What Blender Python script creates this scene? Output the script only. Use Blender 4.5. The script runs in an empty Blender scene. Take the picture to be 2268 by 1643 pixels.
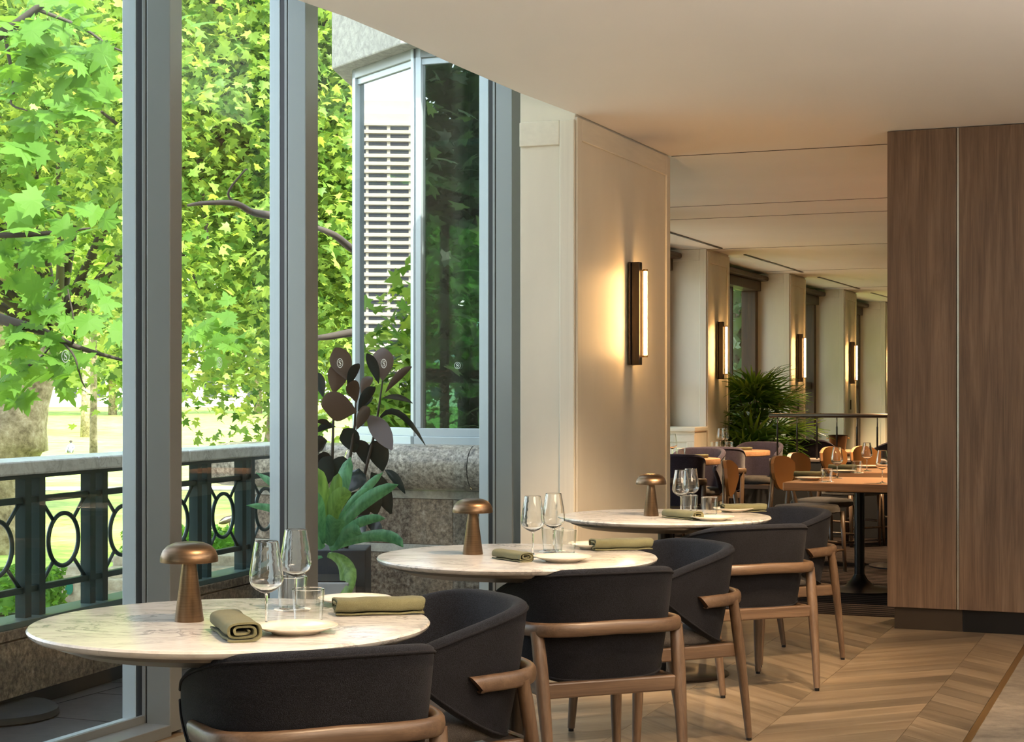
import bpy, bmesh, math, random
import numpy as np
from mathutils import Vector, Matrix

R = math.radians
sc = bpy.context.scene
col = sc.collection
rnd = random.Random(7)

# ------------------------------------------------------------------ camera, sky, sun, exposure
F, CX, HV, CH = 3750.0, 1134.0, 878.0, 1.317      # focal in px, principal column, horizon row, eye height
cam_d = bpy.data.cameras.new('camera')
cam_d.sensor_width = 36.0
cam_d.lens = F / 2268.0 * 36.0
cam_d.shift_y = (HV - 821.5) / 2268.0
cam_d.clip_start, cam_d.clip_end = 0.05, 2000
cam = bpy.data.objects.new('camera', cam_d)
cam.location = (0, 0, CH)
cam.rotation_euler = (R(90), 0, 0)
col.objects.link(cam)
sc.camera = cam

sc.view_settings.view_transform = 'Standard'
sc.view_settings.look = 'None'
sc.view_settings.gamma = 1.0
sc.view_settings.exposure = 1.85
sc.view_settings.use_curve_mapping = False

sc.cycles.transparent_max_bounces = 20
sc.cycles.max_bounces = 10
sc.cycles.transmission_bounces = 10
sc.cycles.caustics_reflective = False
sc.cycles.use_adaptive_sampling = True
sc.cycles.adaptive_threshold = 0.05
world = bpy.data.worlds.new('sky')
sc.world = world
world.use_nodes = True
wn = world.node_tree
sky = wn.nodes.new('ShaderNodeTexSky')
sky.sky_type = 'NISHITA'
sky.sun_disc = False
sky.sun_elevation = R(52)
sky.sun_rotation = R(140)
sky.dust_density = 2.0
hs = wn.nodes.new('ShaderNodeHueSaturation'); hs.inputs['Saturation'].default_value = .5
wn.links.new(sky.outputs[0], hs.inputs['Color'])
wn.links.new(hs.outputs[0], wn.nodes['Background'].inputs[0])
wn.nodes['Background'].inputs[1].default_value = 0.37

sun_d = bpy.data.lights.new('sun', 'SUN')
sun_d.energy = 3.0
sun_d.angle = R(0.6)
sun_d.color = (1.0, 0.95, 0.84)
sun = bpy.data.objects.new('sun', sun_d)
sun.rotation_euler = Vector((0.50, -0.62, 0.95)).to_track_quat('Z', 'Y').to_euler()
col.objects.link(sun)

def area(loc, target, sx, sy, power, color):
    d = bpy.data.lights.new('added_fill_light', 'AREA'); d.shape = 'RECTANGLE'; d.size = sx; d.size_y = sy
    d.energy = power; d.color = color
    o = bpy.data.objects.new('added_fill_light', d); o.location = loc
    o.rotation_euler = (Vector(loc) - Vector(target)).to_track_quat('Z', 'Y').to_euler()
    col.objects.link(o)
    return o
# area light added behind the camera as warm fill, without a fitting
area((2.6, .6, 2.78), (2.6, .6, 0), 3.2, 2.0, 55, (1.0, .72, .46))

# ------------------------------------------------------------------ geometry helpers
def P(u, v, z):                       # point of pixel (u, v) on the level z
    Y = (CH - z) * F / (v - HV)
    return Vector(((u - CX) / F * Y, Y, z))
def PY(u, v, Y):                      # point of pixel (u, v) at depth Y
    return Vector(((u - CX) / F * Y, Y, CH - (v - HV) / F * Y))

S2 = Vector((0.380, 0.925, 0)).normalized()     # the room's long direction
P2 = Vector((0.925, -0.380, 0)).normalized()    # across the room, to the right
def sp(s, p, z=0.0):
    return S2 * s + P2 * p + Vector((0, 0, z))
def ray_line(u, a, d):                # pixel column u meets the vertical plane through a along d
    k = (u - CX) / F
    t = (k * a[1] - a[0]) / (d[0] - k * d[1])
    return Vector((a[0] + d[0] * t, a[1] + d[1] * t, 0))

class MB:
    def __init__(s):
        s.v, s.f = [], []
    def add(s, vs, fs):
        b = len(s.v)
        s.v += [tuple(x) for x in vs]
        s.f += [tuple(b + i for i in f) for f in fs]
        return s
    def prism(s, poly, z0, z1, poly_top=None):
        n = len(poly)
        pt = poly_top or poly
        a = sum(poly[i][0] * poly[(i + 1) % n][1] - poly[(i + 1) % n][0] * poly[i][1] for i in range(n))
        if a < 0:
            poly = list(reversed(poly)); pt = list(reversed(pt))
        vs = [(p[0], p[1], z0) for p in poly] + [(p[0], p[1], z1) for p in pt]
        fs = [tuple(reversed(range(n))), tuple(range(n, 2 * n))]
        fs += [(i, (i + 1) % n, n + (i + 1) % n, n + i) for i in range(n)]
        return s.add(vs, fs)
    def box(s, x0, x1, y0, y1, z0, z1):
        return s.prism([(x0, y0), (x1, y0), (x1, y1), (x0, y1)], z0, z1)
    def obox(s, o, ax, ay, lx, ly, z0, z1):        # box from corner o along two level axes
        o, ax, ay = Vector(o[:2]), Vector(ax[:2]), Vector(ay[:2])
        return s.prism([o, o + ax * lx, o + ax * lx + ay * ly, o + ay * ly], z0, z1)
    def lathe(s, prof, c=(0, 0, 0), n=32, cap0=True, cap1=True):
        vs, fs = [], []
        for r, z in prof:
            for k in range(n):
                a = 2 * math.pi * k / n
                vs.append((c[0] + r * math.cos(a), c[1] + r * math.sin(a), c[2] + z))
        for i in range(len(prof) - 1):
            for k in range(n):
                k2 = (k + 1) % n
                fs.append((i * n + k, i * n + k2, (i + 1) * n + k2, (i + 1) * n + k))
        if cap0: fs.append(tuple(reversed(range(n))))
        if cap1: fs.append(tuple((len(prof) - 1) * n + k for k in range(n)))
        return s.add(vs, fs)
    def tube(s, path, rad, n=10, closed=False, up=None, cap=True, ry=1.0):
        path = [Vector(p) for p in path]
        m = len(path)
        rr = rad if isinstance(rad, (list, tuple)) else [rad] * m
        vs, fs = [], []
        U = Vector(up) if up else None
        prev = None
        for i, p in enumerate(path):
            if closed: t = path[(i + 1) % m] - path[i - 1]
            else: t = path[min(i + 1, m - 1)] - path[max(i - 1, 0)]
            t.normalize()
            if U: a = U.cross(t)
            elif prev is None: a = (Vector((0, 0, 1)) if abs(t.z) < .9 else Vector((1, 0, 0))).cross(t)
            else: a = prev - t * prev.dot(t)
            a.normalize(); prev = a
            b = t.cross(a)
            for k in range(n):
                q = 2 * math.pi * k / n
                vs.append(p + a * (rr[i] * math.cos(q)) + b * (rr[i] * ry * math.sin(q)))
        for i in range(m if closed else m - 1):
            j = (i + 1) % m
            for k in range(n):
                k2 = (k + 1) % n
                fs.append((i * n + k, i * n + k2, j * n + k2, j * n + k))
        if cap and not closed:
            fs.append(tuple(reversed(range(n)))); fs.append(tuple((m - 1) * n + k for k in range(n)))
        return s.add(vs, fs)
    def mesh(s, name, mat=None, smooth=False):
        me = bpy.data.meshes.new(name)
        me.from_pydata(s.v, [], s.f)
        me.validate(); me.update()
        if smooth: me.polygons.foreach_set('use_smooth', [True] * len(me.polygons))
        if mat: me.materials.append(mat)
        return me
    def build(s, name, mat, parent=None, smooth=False, bevel=0, angle=None, loc=None):
        o = bpy.data.objects.new(name, s.mesh(name, mat, smooth))
        col.objects.link(o)
        if parent: o.parent = parent
        if loc: o.location = loc
        if bevel:
            m = o.modifiers.new('bevel', 'BEVEL'); m.width = bevel; m.segments = 2; m.limit_method = 'ANGLE'; m.angle_limit = R(40)
        if smooth and angle:
            o.data.set_sharp_from_angle(angle=R(angle))
        return o

def tag(o, label=None, cat=None, group=None, kind=None):
    if label: o['label'] = label
    if cat: o['category'] = cat
    if group: o['group'] = group
    if kind: o['kind'] = kind
    return o
def empty(name, loc=(0, 0, 0), rz=0.0):
    o = bpy.data.objects.new(name, None)
    o.empty_display_size = .1
    o.location = loc; o.rotation_euler = (0, 0, rz)
    col.objects.link(o)
    return o
def put(name, me, parent=None, loc=(0, 0, 0), rot=(0, 0, 0), scale=None):
    o = bpy.data.objects.new(name, me)
    col.objects.link(o)
    o.location = loc; o.rotation_euler = rot
    if scale: o.scale = scale if isinstance(scale, (tuple, list)) else (scale,) * 3
    if parent: o.parent = parent
    return o
def copy_tree(o, parent=None):
    c = o.copy(); col.objects.link(c); c.parent = parent
    for ch in list(o.children):
        copy_tree(ch, c)
    return c
def catmull(pts, n):
    pts = [Vector(p) for p in pts]
    q = [pts[0] * 2 - pts[1]] + pts + [pts[-1] * 2 - pts[-2]]
    out = []
    for i in range(1, len(q) - 2):
        for k in range(n):
            t = k / n
            a, b, c, d = q[i - 1], q[i], q[i + 1], q[i + 2]
            out.append(.5 * ((2 * b) + (c - a) * t + (2 * a - 5 * b + 4 * c - d) * t * t + (3 * b - a - 3 * c + d) * t ** 3))
    out.append(pts[-1])
    return out
def lerp(a, b, t): return a + (b - a) * t
def interp(x, xs, ys):
    for i in range(len(xs) - 1):
        if x <= xs[i + 1]:
            t = (x - xs[i]) / (xs[i + 1] - xs[i])
            return ys[i] + (ys[i + 1] - ys[i]) * max(0, t)
    return ys[-1]

# ------------------------------------------------------------------ materials
def new_mat(name):
    m = bpy.data.materials.new(name); m.use_nodes = True
    nt = m.node_tree
    return m, nt, nt.nodes['Principled BSDF'], nt.nodes['Material Output']
def pmat(name, c, rough=.5, metal=0.0, spec=.5, coat=0.0):
    m, nt, b, o = new_mat(name)
    b.inputs['Base Color'].default_value = (*c, 1)
    b.inputs['Roughness'].default_value = rough
    b.inputs['Metallic'].default_value = metal
    b.inputs['Specular IOR Level'].default_value = spec
    b.inputs['Coat Weight'].default_value = coat
    return m
def ramp(nt, fac, stops):
    r = nt.nodes.new('ShaderNodeValToRGB')
    e = r.color_ramp.elements
    while len(e) < len(stops): e.new(.5)
    for k, (p, c) in enumerate(stops):
        e[k].position = p; e[k].color = (*c, 1)
    nt.links.new(fac, r.inputs[0])
    return r.outputs[0]
def coords(nt, scale=(1, 1, 1), out='Object', rot=(0, 0, 0), rand=False):
    tc = nt.nodes.new('ShaderNodeTexCoord'); mp = nt.nodes.new('ShaderNodeMapping')
    mp.inputs['Scale'].default_value = scale; mp.inputs['Rotation'].default_value = rot
    nt.links.new(tc.outputs[out], mp.inputs[0])
    if rand:
        oi = nt.nodes.new('ShaderNodeObjectInfo'); mu = nt.nodes.new('ShaderNodeMath'); mu.operation = 'MULTIPLY'
        mu.inputs[1].default_value = 50
        nt.links.new(oi.outputs['Random'], mu.inputs[0]); nt.links.new(mu.outputs[0], mp.inputs['Location'])
    return mp.outputs[0]
def noise(nt, vec, scale, detail=4, rough=.5, dist=0.0):
    n = nt.nodes.new('ShaderNodeTexNoise')
    n.inputs['Scale'].default_value = scale; n.inputs['Detail'].default_value = detail
    n.inputs['Roughness'].default_value = rough; n.inputs['Distortion'].default_value = dist
    nt.links.new(vec, n.inputs['Vector'])
    return n.outputs['Fac']
def bump(nt, b, h, strength=.2, dist=.01):
    n = nt.nodes.new('ShaderNodeBump')
    n.inputs['Strength'].default_value = strength; n.inputs['Distance'].default_value = dist
    nt.links.new(h, n.inputs['Height']); nt.links.new(n.outputs[0], b.inputs['Normal'])
def mixc(nt, fac, a, b, mode='MIX'):
    n = nt.nodes.new('ShaderNodeMix'); n.data_type = 'RGBA'; n.blend_type = mode
    for k, x in ((0, fac), (6, a), (7, b)):
        if hasattr(x, 'links'): nt.links.new(x, n.inputs[k])
        elif isinstance(x, (int, float)): n.inputs[k].default_value = x
        else: n.inputs[k].default_value = (*x, 1)
    return n.outputs[2]

def wood_mat(name, dark, mid, light, axis=2, scale=1.0, rough=.45, obj_var=.0, grain=1.0, rand=True, coat=0.0):
    m, nt, b, o = new_mat(name)
    s = [14 * scale] * 3; s[axis] = .9 * scale
    vec = coords(nt, tuple(s), rand=rand)
    n1 = noise(nt, vec, 1.3, 6, .62, .6)
    s2 = [110 * scale] * 3; s2[axis] = 2.2 * scale
    n2 = noise(nt, coords(nt, tuple(s2), rand=rand), 1.6, 3, .6)
    c = ramp(nt, n1, [(.3, dark), (.52, mid), (.72, light)])
    c2 = ramp(nt, n2, [(.32, (.55,) * 3), (.6, (1,) * 3)])
    c = mixc(nt, .55 * grain, c, c2, 'MULTIPLY')
    if obj_var:
        oi = nt.nodes.new('ShaderNodeObjectInfo')
        v = ramp(nt, oi.outputs['Random'], [(0, (1 - obj_var,) * 3), (.5, (1, .98, .95)), (1, (1 + obj_var * .5, 1 + obj_var * .42, 1 + obj_var * .3))])
        c = mixc(nt, 1.0, c, v, 'MULTIPLY')
    nt.links.new(c, b.inputs['Base Color'])
    b.inputs['Roughness'].default_value = rough
    b.inputs['Coat Weight'].default_value = coat
    b.inputs['Coat Roughness'].default_value = .25
    bump(nt, b, n2, .12, .002)
    return m

def paint_mat(name, c, rough=.6, amount=.04):
    m, nt, b, o = new_mat(name)
    n = noise(nt, coords(nt, (1, 1, 1), 'Generated'), 5, 4)
    k = ramp(nt, n, [(.3, tuple(x * (1 - amount) for x in c)), (.7, tuple(min(1, x * (1 + amount)) for x in c))])
    nt.links.new(k, b.inputs['Base Color'])
    b.inputs['Roughness'].default_value = rough
    n2 = noise(nt, coords(nt, (1, 1, 1)), 220, 2)
    bump(nt, b, n2, .05, .001)
    return m

def marble_mat(name, base=(.66, .635, .60), vein=(.20, .20, .21), scale=1.0, rough=.18):
    m, nt, b, o = new_mat(name)
    vec = coords(nt, (1.5 * scale, 2.9 * scale, 3 * scale), rot=(0, 0, .5), rand=True)
    n1 = noise(nt, vec, 2.6, 9, .66, 1.6)
    n2 = noise(nt, vec, 1.1, 6, .6, .8)
    n3 = noise(nt, vec, 2.2, 7, .68, 1.2)
    v = ramp(nt, n1, [(.455, (0,) * 3), (.5, (1,) * 3), (.535, (0,) * 3)])
    mask = ramp(nt, n2, [(.42, (.12,) * 3), (.62, (1,) * 3)])
    vm = mixc(nt, 1.0, v, mask, 'MULTIPLY')
    cloud = ramp(nt, n3, [(.30, tuple(x * .62 for x in base)), (.52, base), (.8, tuple(min(1, x * 1.07) for x in base))])
    c = mixc(nt, .85, cloud, mixc(nt, vm, cloud, vein))
    nt.links.new(c, b.inputs['Base Color'])
    b.inputs['Roughness'].default_value = rough
    return m

def granite_mat(name, cols, scale=1.0, rough=.35):
    m, nt, b, o = new_mat(name)
    vec = coords(nt, (scale,) * 3)
    n1 = noise(nt, vec, 42, 5, .75)
    n2 = noise(nt, vec, 9, 5, .6, .6)
    c = ramp(nt, n1, [(.34, cols[0]), (.46, cols[1]), (.56, cols[2]), (.68, cols[3])])
    k = ramp(nt, n2, [(.3, (.62, .60, .58)), (.65, (1.1, 1.06, 1.0))])
    nt.links.new(mixc(nt, 1.0, c, k, 'MULTIPLY'), b.inputs['Base Color'])
    b.inputs['Roughness'].default_value = rough
    return m

def fabric_mat(name, c1, c2, scale=420.0, rough=.92, sheen=.15):
    m, nt, b, o = new_mat(name)
    vec = coords(nt, (1, 1, 1))
    w = nt.nodes.new('ShaderNodeTexVoronoi'); w.inputs['Scale'].default_value = scale
    nt.links.new(vec, w.inputs['Vector'])
    n = noise(nt, vec, 14, 3)
    c = ramp(nt, w.outputs['Distance'], [(.1, c2), (.6, c1)])
    k = ramp(nt, n, [(.3, (.85,) * 3), (.7, (1.12,) * 3)])
    nt.links.new(mixc(nt, 1.0, c, k, 'MULTIPLY'), b.inputs['Base Color'])
    b.inputs['Roughness'].default_value = rough
    b.inputs['Specular IOR Level'].default_value = .25
    b.inputs['Sheen Weight'].default_value = sheen
    b.inputs['Sheen Roughness'].default_value = .4
    bump(nt, b, w.outputs['Distance'], .55, .0016)
    return m

def glass_mat(name, tint=(.96, .985, .975), refl=1.0, rough=.0, base=.0, edge=None):
    m, nt, b, o = new_mat(name)
    nt.nodes.remove(b)
    tr = nt.nodes.new('ShaderNodeBsdfTransparent'); tr.inputs[0].default_value = (*tint, 1)
    gl = nt.nodes.new('ShaderNodeBsdfGlossy'); gl.inputs['Roughness'].default_value = rough
    lw = nt.nodes.new('ShaderNodeLayerWeight'); lw.inputs[0].default_value = .5
    pw = nt.nodes.new('ShaderNodeMath'); pw.operation = 'POWER'; pw.inputs[1].default_value = 5
    nt.links.new(lw.outputs['Facing'], pw.inputs[0])
    if edge:
        nt.links.new(ramp(nt, lw.outputs['Facing'], [(0, tint), (.55, tuple(x * .97 for x in tint)), (.82, tuple(x * .72 for x in tint)), (1, edge)]), tr.inputs[0])
    fr = nt.nodes.new('ShaderNodeMath'); fr.operation = 'MULTIPLY_ADD'; fr.inputs[1].default_value = .96; fr.inputs[2].default_value = .04
    nt.links.new(pw.outputs[0], fr.inputs[0])
    ma = nt.nodes.new('ShaderNodeMath'); ma.operation = 'MULTIPLY_ADD'; ma.use_clamp = True
    ma.inputs[1].default_value = refl; ma.inputs[2].default_value = base
    nt.links.new(fr.outputs[0], ma.inputs[0])
    mx = nt.nodes.new('ShaderNodeMixShader')
    nt.links.new(ma.outputs[0], mx.inputs[0]); nt.links.new(tr.outputs[0], mx.inputs[1]); nt.links.new(gl.outputs[0], mx.inputs[2])
    nt.links.new(mx.outputs[0], o.inputs[0])
    return m

def leaf_mat(name, c, t, rough=.45, var=.35, trans=.5, veins=False):
    m, nt, b, o = new_mat(name)
    geo = nt.nodes.new('ShaderNodeNewGeometry')
    rr = geo.outputs['Random Per Island']
    v = ramp(nt, rr, [(0, (1 - var, 1 - var * .8, 1 - var)), (.6, (1, 1, 1)), (1, (1 + var * .7, 1 + var * .4, 1.0))])
    cc = mixc(nt, 1.0, c, v, 'MULTIPLY'); tt = mixc(nt, 1.0, t, v, 'MULTIPLY')
    if veins:
        nv = noise(nt, coords(nt, (38, 38, 5)), 1.0, 4, .6)
        k_ = ramp(nt, nv, [(.3, (.55, .62, .55)), (.65, (1.25, 1.2, 1.1))])
        cc = mixc(nt, 1.0, cc, k_, 'MULTIPLY'); tt = mixc(nt, 1.0, tt, k_, 'MULTIPLY')
    nt.links.new(cc, b.inputs['Base Color'])
    b.inputs['Roughness'].default_value = rough
    b.inputs['Specular IOR Level'].default_value = .3
    ts = nt.nodes.new('ShaderNodeBsdfTranslucent')
    nt.links.new(tt, ts.inputs[0])
    mx = nt.nodes.new('ShaderNodeMixShader'); mx.inputs[0].default_value = trans
    nt.links.new(b.outputs[0], mx.inputs[1]); nt.links.new(ts.outputs[0], mx.inputs[2])
    nt.links.new(mx.outputs[0], o.inputs[0])
    return m

def emit_mat(name, c, s):
    m, nt, b, o = new_mat(name)
    b.inputs['Base Color'].default_value = (*c, 1)
    b.inputs['Emission Color'].default_value = (*c, 1)
    b.inputs['Emission Strength'].default_value = s
    return m

M = {}
M['ceiling'] = paint_mat('ceiling_paint', (.84, .81, .78), .7)
M['cream'] = paint_mat('cream_paint', (.74, .68, .56), .5)
M['plaster'] = paint_mat('plaster', (.60, .56, .50), .8)
M['mullion'] = pmat('grey_metal', (.25, .265, .262), .36, .35)
M['mullion_out'] = pmat('pale_anodised_metal', (.46, .52, .55), .42, .3)
M['gasket'] = pmat('black_rubber', (.012, .012, .013), .5)
M['glass'] = glass_mat('window_glass', (.955, .985, .965), .8)
M['bayglass'] = glass_mat('tinted_reflective_glass', (.26, .42, .37), 1.2, 0, .22)
m, nt, b, o = new_mat('drinking_glass')
nt.nodes.remove(b)
g_ = nt.nodes.new('ShaderNodeBsdfGlass'); g_.inputs['IOR'].default_value = 1.48; g_.inputs['Roughness'].default_value = 0; g_.inputs['Color'].default_value = (.99, .995, .99, 1)
nt.links.new(g_.outputs[0], o.inputs[0])
M['drink'] = m

M['oakfloor'] = wood_mat('oak_plank', (.135, .098, .060), (.225, .168, .108), (.30, .235, .160), axis=0, scale=.8, rough=.34, obj_var=.36, grain=.7)
M['oakbase'] = pmat('floor_bed', (.22, .15, .09), .6)
M['chairwood'] = wood_mat('ash_chair_wood', (.074, .043, .025), (.115, .070, .041), (.16, .102, .062), axis=2, scale=1.6, rough=.38)
M['chairwood_x'] = wood_mat('ash_chair_wood_x', (.074, .043, .025), (.115, .070, .041), (.16, .102, .062), axis=0, scale=1.6, rough=.38)
M['chairwood_y'] = wood_mat('ash_chair_wood_y', (.074, .043, .025), (.115, .070, .041), (.16, .102, .062), axis=1, scale=1.6, rough=.38)
M['walnut'] = wood_mat('walnut_veneer', (.095, .055, .032), (.165, .10, .060), (.235, .150, .094), axis=2, scale=1.1, rough=.42, grain=1.0)
M['tablewood'] = wood_mat('beech_table_top', (.34, .17, .085), (.43, .23, .12), (.50, .28, .15), axis=0, scale=.9, rough=.35)
M['darkwood'] = wood_mat('dark_window_wood', (.05, .026, .012), (.085, .045, .02), (.12, .065, .03), axis=2, rough=.45)
M['fabric'] = fabric_mat('charcoal_weave', (.0045, .0044, .0058), (.017, .0168, .0225), sheen=.02)
M['fabric_in'] = fabric_mat('slate_weave', (.0062, .0070, .0105), (.024, .0270, .038), sheen=.03)
M['plum'] = fabric_mat('plum_weave', (.032, .024, .036), (.095, .075, .108))
M['seat'] = fabric_mat('taupe_seat_cloth', (.05, .043, .037), (.10, .088, .075))
M['tan'] = pmat('tan_leather', (.36, .155, .045), .42)
M['marble'] = marble_mat('carrara_marble')
M['marble_rail'] = marble_mat('rail_marble', (.62, .66, .68), (.25, .27, .29), 1.5, .35)
M['under'] = pmat('brushed_steel_underside', (.20, .185, .165), .35, .8)
M['bronze'] = pmat('dark_bronze', (.045, .034, .026), .3, .8)
M['black'] = pmat('black_metal', (.012, .012, .013), .3, .5)
M['brass'] = pmat('brass_strip', (.42, .26, .10), .38, .9)
M['china'] = pmat('cream_china', (.80, .72, .60), .12, 0, .6)
M['paper'] = pmat('white_paper', (.85, .82, .76), .8)
M['napkin'] = fabric_mat('olive_linen', (.15, .145, .075), (.235, .225, .13), 900, .9, .1)
M['granite'] = granite_mat('brown_granite', [(.03, .022, .016), (.14, .105, .075), (.24, .20, .155), (.36, .32, .27)])
M['granite2'] = granite_mat('grey_granite', [(.05, .045, .035), (.22, .20, .165), (.37, .345, .29), (.55, .52, .46)])
M['stoneband'] = granite_mat('pale_stone_band', [(.30, .30, .27), (.38, .38, .34), (.42, .42, .38), (.46, .46, .42)])
M['fascia'] = granite_mat('grey_precast', [(.28, .28, .255), (.34, .34, .315), (.37, .37, .345), (.42, .42, .39)], 2.5, .8)
M['slate'] = granite_mat('dark_slate_tile', [(.030, .029, .031), (.042, .040, .043), (.052, .050, .053), (.065, .062, .066)], .5, .5)
M['grout'] = pmat('pale_grout', (.55, .53, .50), .9)
M['railmetal'] = pmat('dark_green_paint', (.030, .060, .060), .4, .2)
M['carpetbase'] = pmat('carpet_base', (.03, .022, .018), .95)
M['concrete'] = granite_mat('grey_stone_floor', [(.15, .13, .105), (.20, .175, .145), (.24, .21, .175), (.28, .25, .21)], .35, .45)
M['pot_grey'] = pmat('light_grey_planter', (.32, .32, .33), .6)
M['pot_dark'] = pmat('charcoal_planter', (.045, .047, .055), .6)
M['soil'] = pmat('soil', (.02, .014, .01), 1)
M['tube'] = emit_mat('warm_glowing_tube', (1.0, .56, .21), 34)
M['lens'] = emit_mat('warm_downlight_lens', (1.0, .80, .55), 6)
# brushed brass lamp
m, nt, b, o = new_mat('brushed_brass_lamp')
n = noise(nt, coords(nt, (3, 3, 260)), 2, 3)
nt.links.new(ramp(nt, n, [(.3, (.135, .085, .050)), (.7, (.20, .132, .080))]), b.inputs['Base Color'])
b.inputs['Metallic'].default_value = 1; b.inputs['Roughness'].default_value = .34
b.inputs['Anisotropic'].default_value = .6
bump(nt, b, n, .06, .001)
M['lamp'] = m
# striped carpet: fine ribs running across
m, nt, b, o = new_mat('ribbed_carpet')
vec = coords(nt, (1, 1, 1), rot=(0, 0, R(-22)))
w = nt.nodes.new('ShaderNodeTexWave'); w.inputs['Scale'].default_value = 4.6; w.inputs['Distortion'].default_value = .6
w.bands_direction = 'DIAGONAL'
nt.links.new(vec, w.inputs['Vector'])
n = noise(nt, vec, 180, 3)
c = ramp(nt, w.outputs['Fac'], [(.3, (.003, .0022, .002)), (.8, (.040, .029, .025))])
nt.links.new(mixc(nt, .5, c, ramp(nt, n, [(.3, (.4,) * 3), (.7, (1.3,) * 3)]), 'MULTIPLY'), b.inputs['Base Color'])
b.inputs['Roughness'].default_value = .95
b.inputs['Specular IOR Level'].default_value = .05
bump(nt, b, n, .6, .004)
M['carpet'] = m
M['emblem'] = leaf_mat('frosted_white_film', (.92, .95, .93), (.92, .95, .93), .6, 0, .5)
M['leaf_near'] = leaf_mat('plane_leaf', (.10, .23, .03), (.19, .37, .03), .6, .6)
M['leaf_mid'] = leaf_mat('sunlit_leaf', (.235, .37, .075), (.36, .51, .08), .42, .8)
M['leaf_dark'] = leaf_mat('shade_toned_leaf', (.03, .075, .03), (.05, .10, .03), .5, .4)  # dark leaf colour stands in for shade on the trees using it
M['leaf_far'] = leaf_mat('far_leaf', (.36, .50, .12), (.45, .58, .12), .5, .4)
M['leaf_hedge'] = leaf_mat('hedge_leaf', (.10, .26, .03), (.18, .34, .03), .5, .4)
M['rubber'] = leaf_mat('rubber_plant_leaf', (.020, .032, .030), (.055, .03, .02), .22, .3, .12)
M['rubber_br'] = leaf_mat('rubber_plant_leaf_underside', (.085, .055, .040), (.10, .05, .03), .32, .3, .15)
M['brom'] = leaf_mat('bromeliad_leaf', (.12, .32, .18), (.20, .44, .16), .24, .2, .3, True)
M['brom2'] = leaf_mat('bromeliad_leaf_young', (.20, .34, .10), (.26, .42, .08), .25, .2, .35, True)
M['palm'] = leaf_mat('palm_leaf', (.09, .19, .03), (.17, .28, .04), .28, .6, .35)
M['bark'] = granite_mat('plane_bark', [(.12, .095, .05), (.24, .19, .11), (.34, .28, .18), (.48, .42, .30)], .12, .9)
M['barkdark'] = pmat('dark_twig', (.045, .034, .024), .8)
M['grass'] = granite_mat('lawn_grass', [(.20, .34, .04), (.32, .47, .07), (.42, .54, .10), (.52, .60, .16)], .02, .95)
M['paving'] = granite_mat('pale_path', [(.38, .36, .30), (.46, .44, .37), (.52, .50, .43), (.60, .57, .50)], .05, .9)
M['steps'] = granite_mat('sandstone', [(.26, .23, .17), (.34, .31, .23), (.40, .37, .28), (.46, .43, .34)], .2, .9)
M['white_far'] = pmat('far_render', (.78, .70, .56), .8)
M['tower_glass'] = pmat('tower_window', (.05, .055, .07), .4)
M['shirt'] = pmat('grey_shirt', (.17, .17, .20), .9)
M['plumage'] = pmat('white_plumage', (.62, .58, .52), .8)
M['dark_plumage'] = pmat('dark_plumage', (.05, .035, .03), .8)

# ================================================================== THE ROOM
CEIL = 2.824
FS, FP = Vector((.367, .930, 0)), Vector((.930, -.367, 0))
def fp(s, p, z=0.0): return FS * s + FP * p + Vector((0, 0, z))

floor = MB().prism([(-4.6, -2.5), (7.5, -2.5), (16, 24), (11, 31), (5.5, 31), (-1.25, 11.2), (-.62, 10.35), (.0, 10.1), (-.2, 9.2), (-1.15, 7.7), (-1.55, 6.5)], -.10, -.014).build('floor', M['oakbase'])
tag(floor, kind='structure')
# chevron oak planks, one object each, cut from three shared meshes
def plank_mesh(name, w, pitch, sign):
    d = (FP + FS * sign).normalized(); nrm = Vector((-d.y, d.x, 0))
    cs = [Vector((0, 0, 0)), FP * w + FS * (sign * w), FP * w + FS * (sign * w + pitch), FS * pitch]
    cen = sum(cs, Vector()) / 4
    g = .0012
    cs = [c + (cen - c).normalized() * g for c in cs]
    mb = MB().prism([(c.dot(d), c.dot(nrm)) for c in cs], -.013, 0)
    return mb.mesh(name, M['oakfloor']), math.atan2(d.y, d.x)
PITCH, BW = .20, .522
pa = plank_mesh('plank', BW, PITCH, 1); pb = plank_mesh('plank', BW, PITCH, -1); pc = plank_mesh('plank', .236, PITCH, -1)
for k in range(-1, 5):
    for j in range(29):
        s0 = 5.0 + j * PITCH
        if k == -1: me, p0, ss = pc, -1.008, s0 + .3
        elif k % 2 == 0: me, p0, ss = pa, -1.53 - k * BW, s0 - .1
        else: me, p0, ss = pb, -1.53 - k * BW, s0 + .42
        put('plank', me[0], floor, fp(ss, p0), (0, 0, me[1]))
near = MB()
near.prism([fp(-4.5, -4.4), fp(-4.5, -.772), fp(5.3, -.772), fp(4.9, -3.55), fp(3.5, -3.75)], -.013, -.001)
near.build('plank_field', M['oakfloor'], floor)
MB().prism([fp(-4, -.77), fp(-4, -.742), fp(11, -.742), fp(11, -.77)], -.013, .002).build('brass_strip', M['brass'], floor)
MB().prism([fp(-4, -.742), fp(-4, 6), fp(11, 6), fp(11, -.742)], -.013, 0).build('stone_slab', M['concrete'], floor)
carpet = MB().prism([sp(10.2, -3.1), sp(10.2, 3.2), sp(31, 3.2), sp(31, -5.3), sp(9.9, -5.25), sp(9.45, -4.5), sp(9.45, -3.45), sp(10.2, -3.45)], -.012, .006).build('carpet', M['carpet'])
tag(carpet, 'dark ribbed brown carpet beyond the oak chevron floor', 'carpet', kind='structure')

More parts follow.
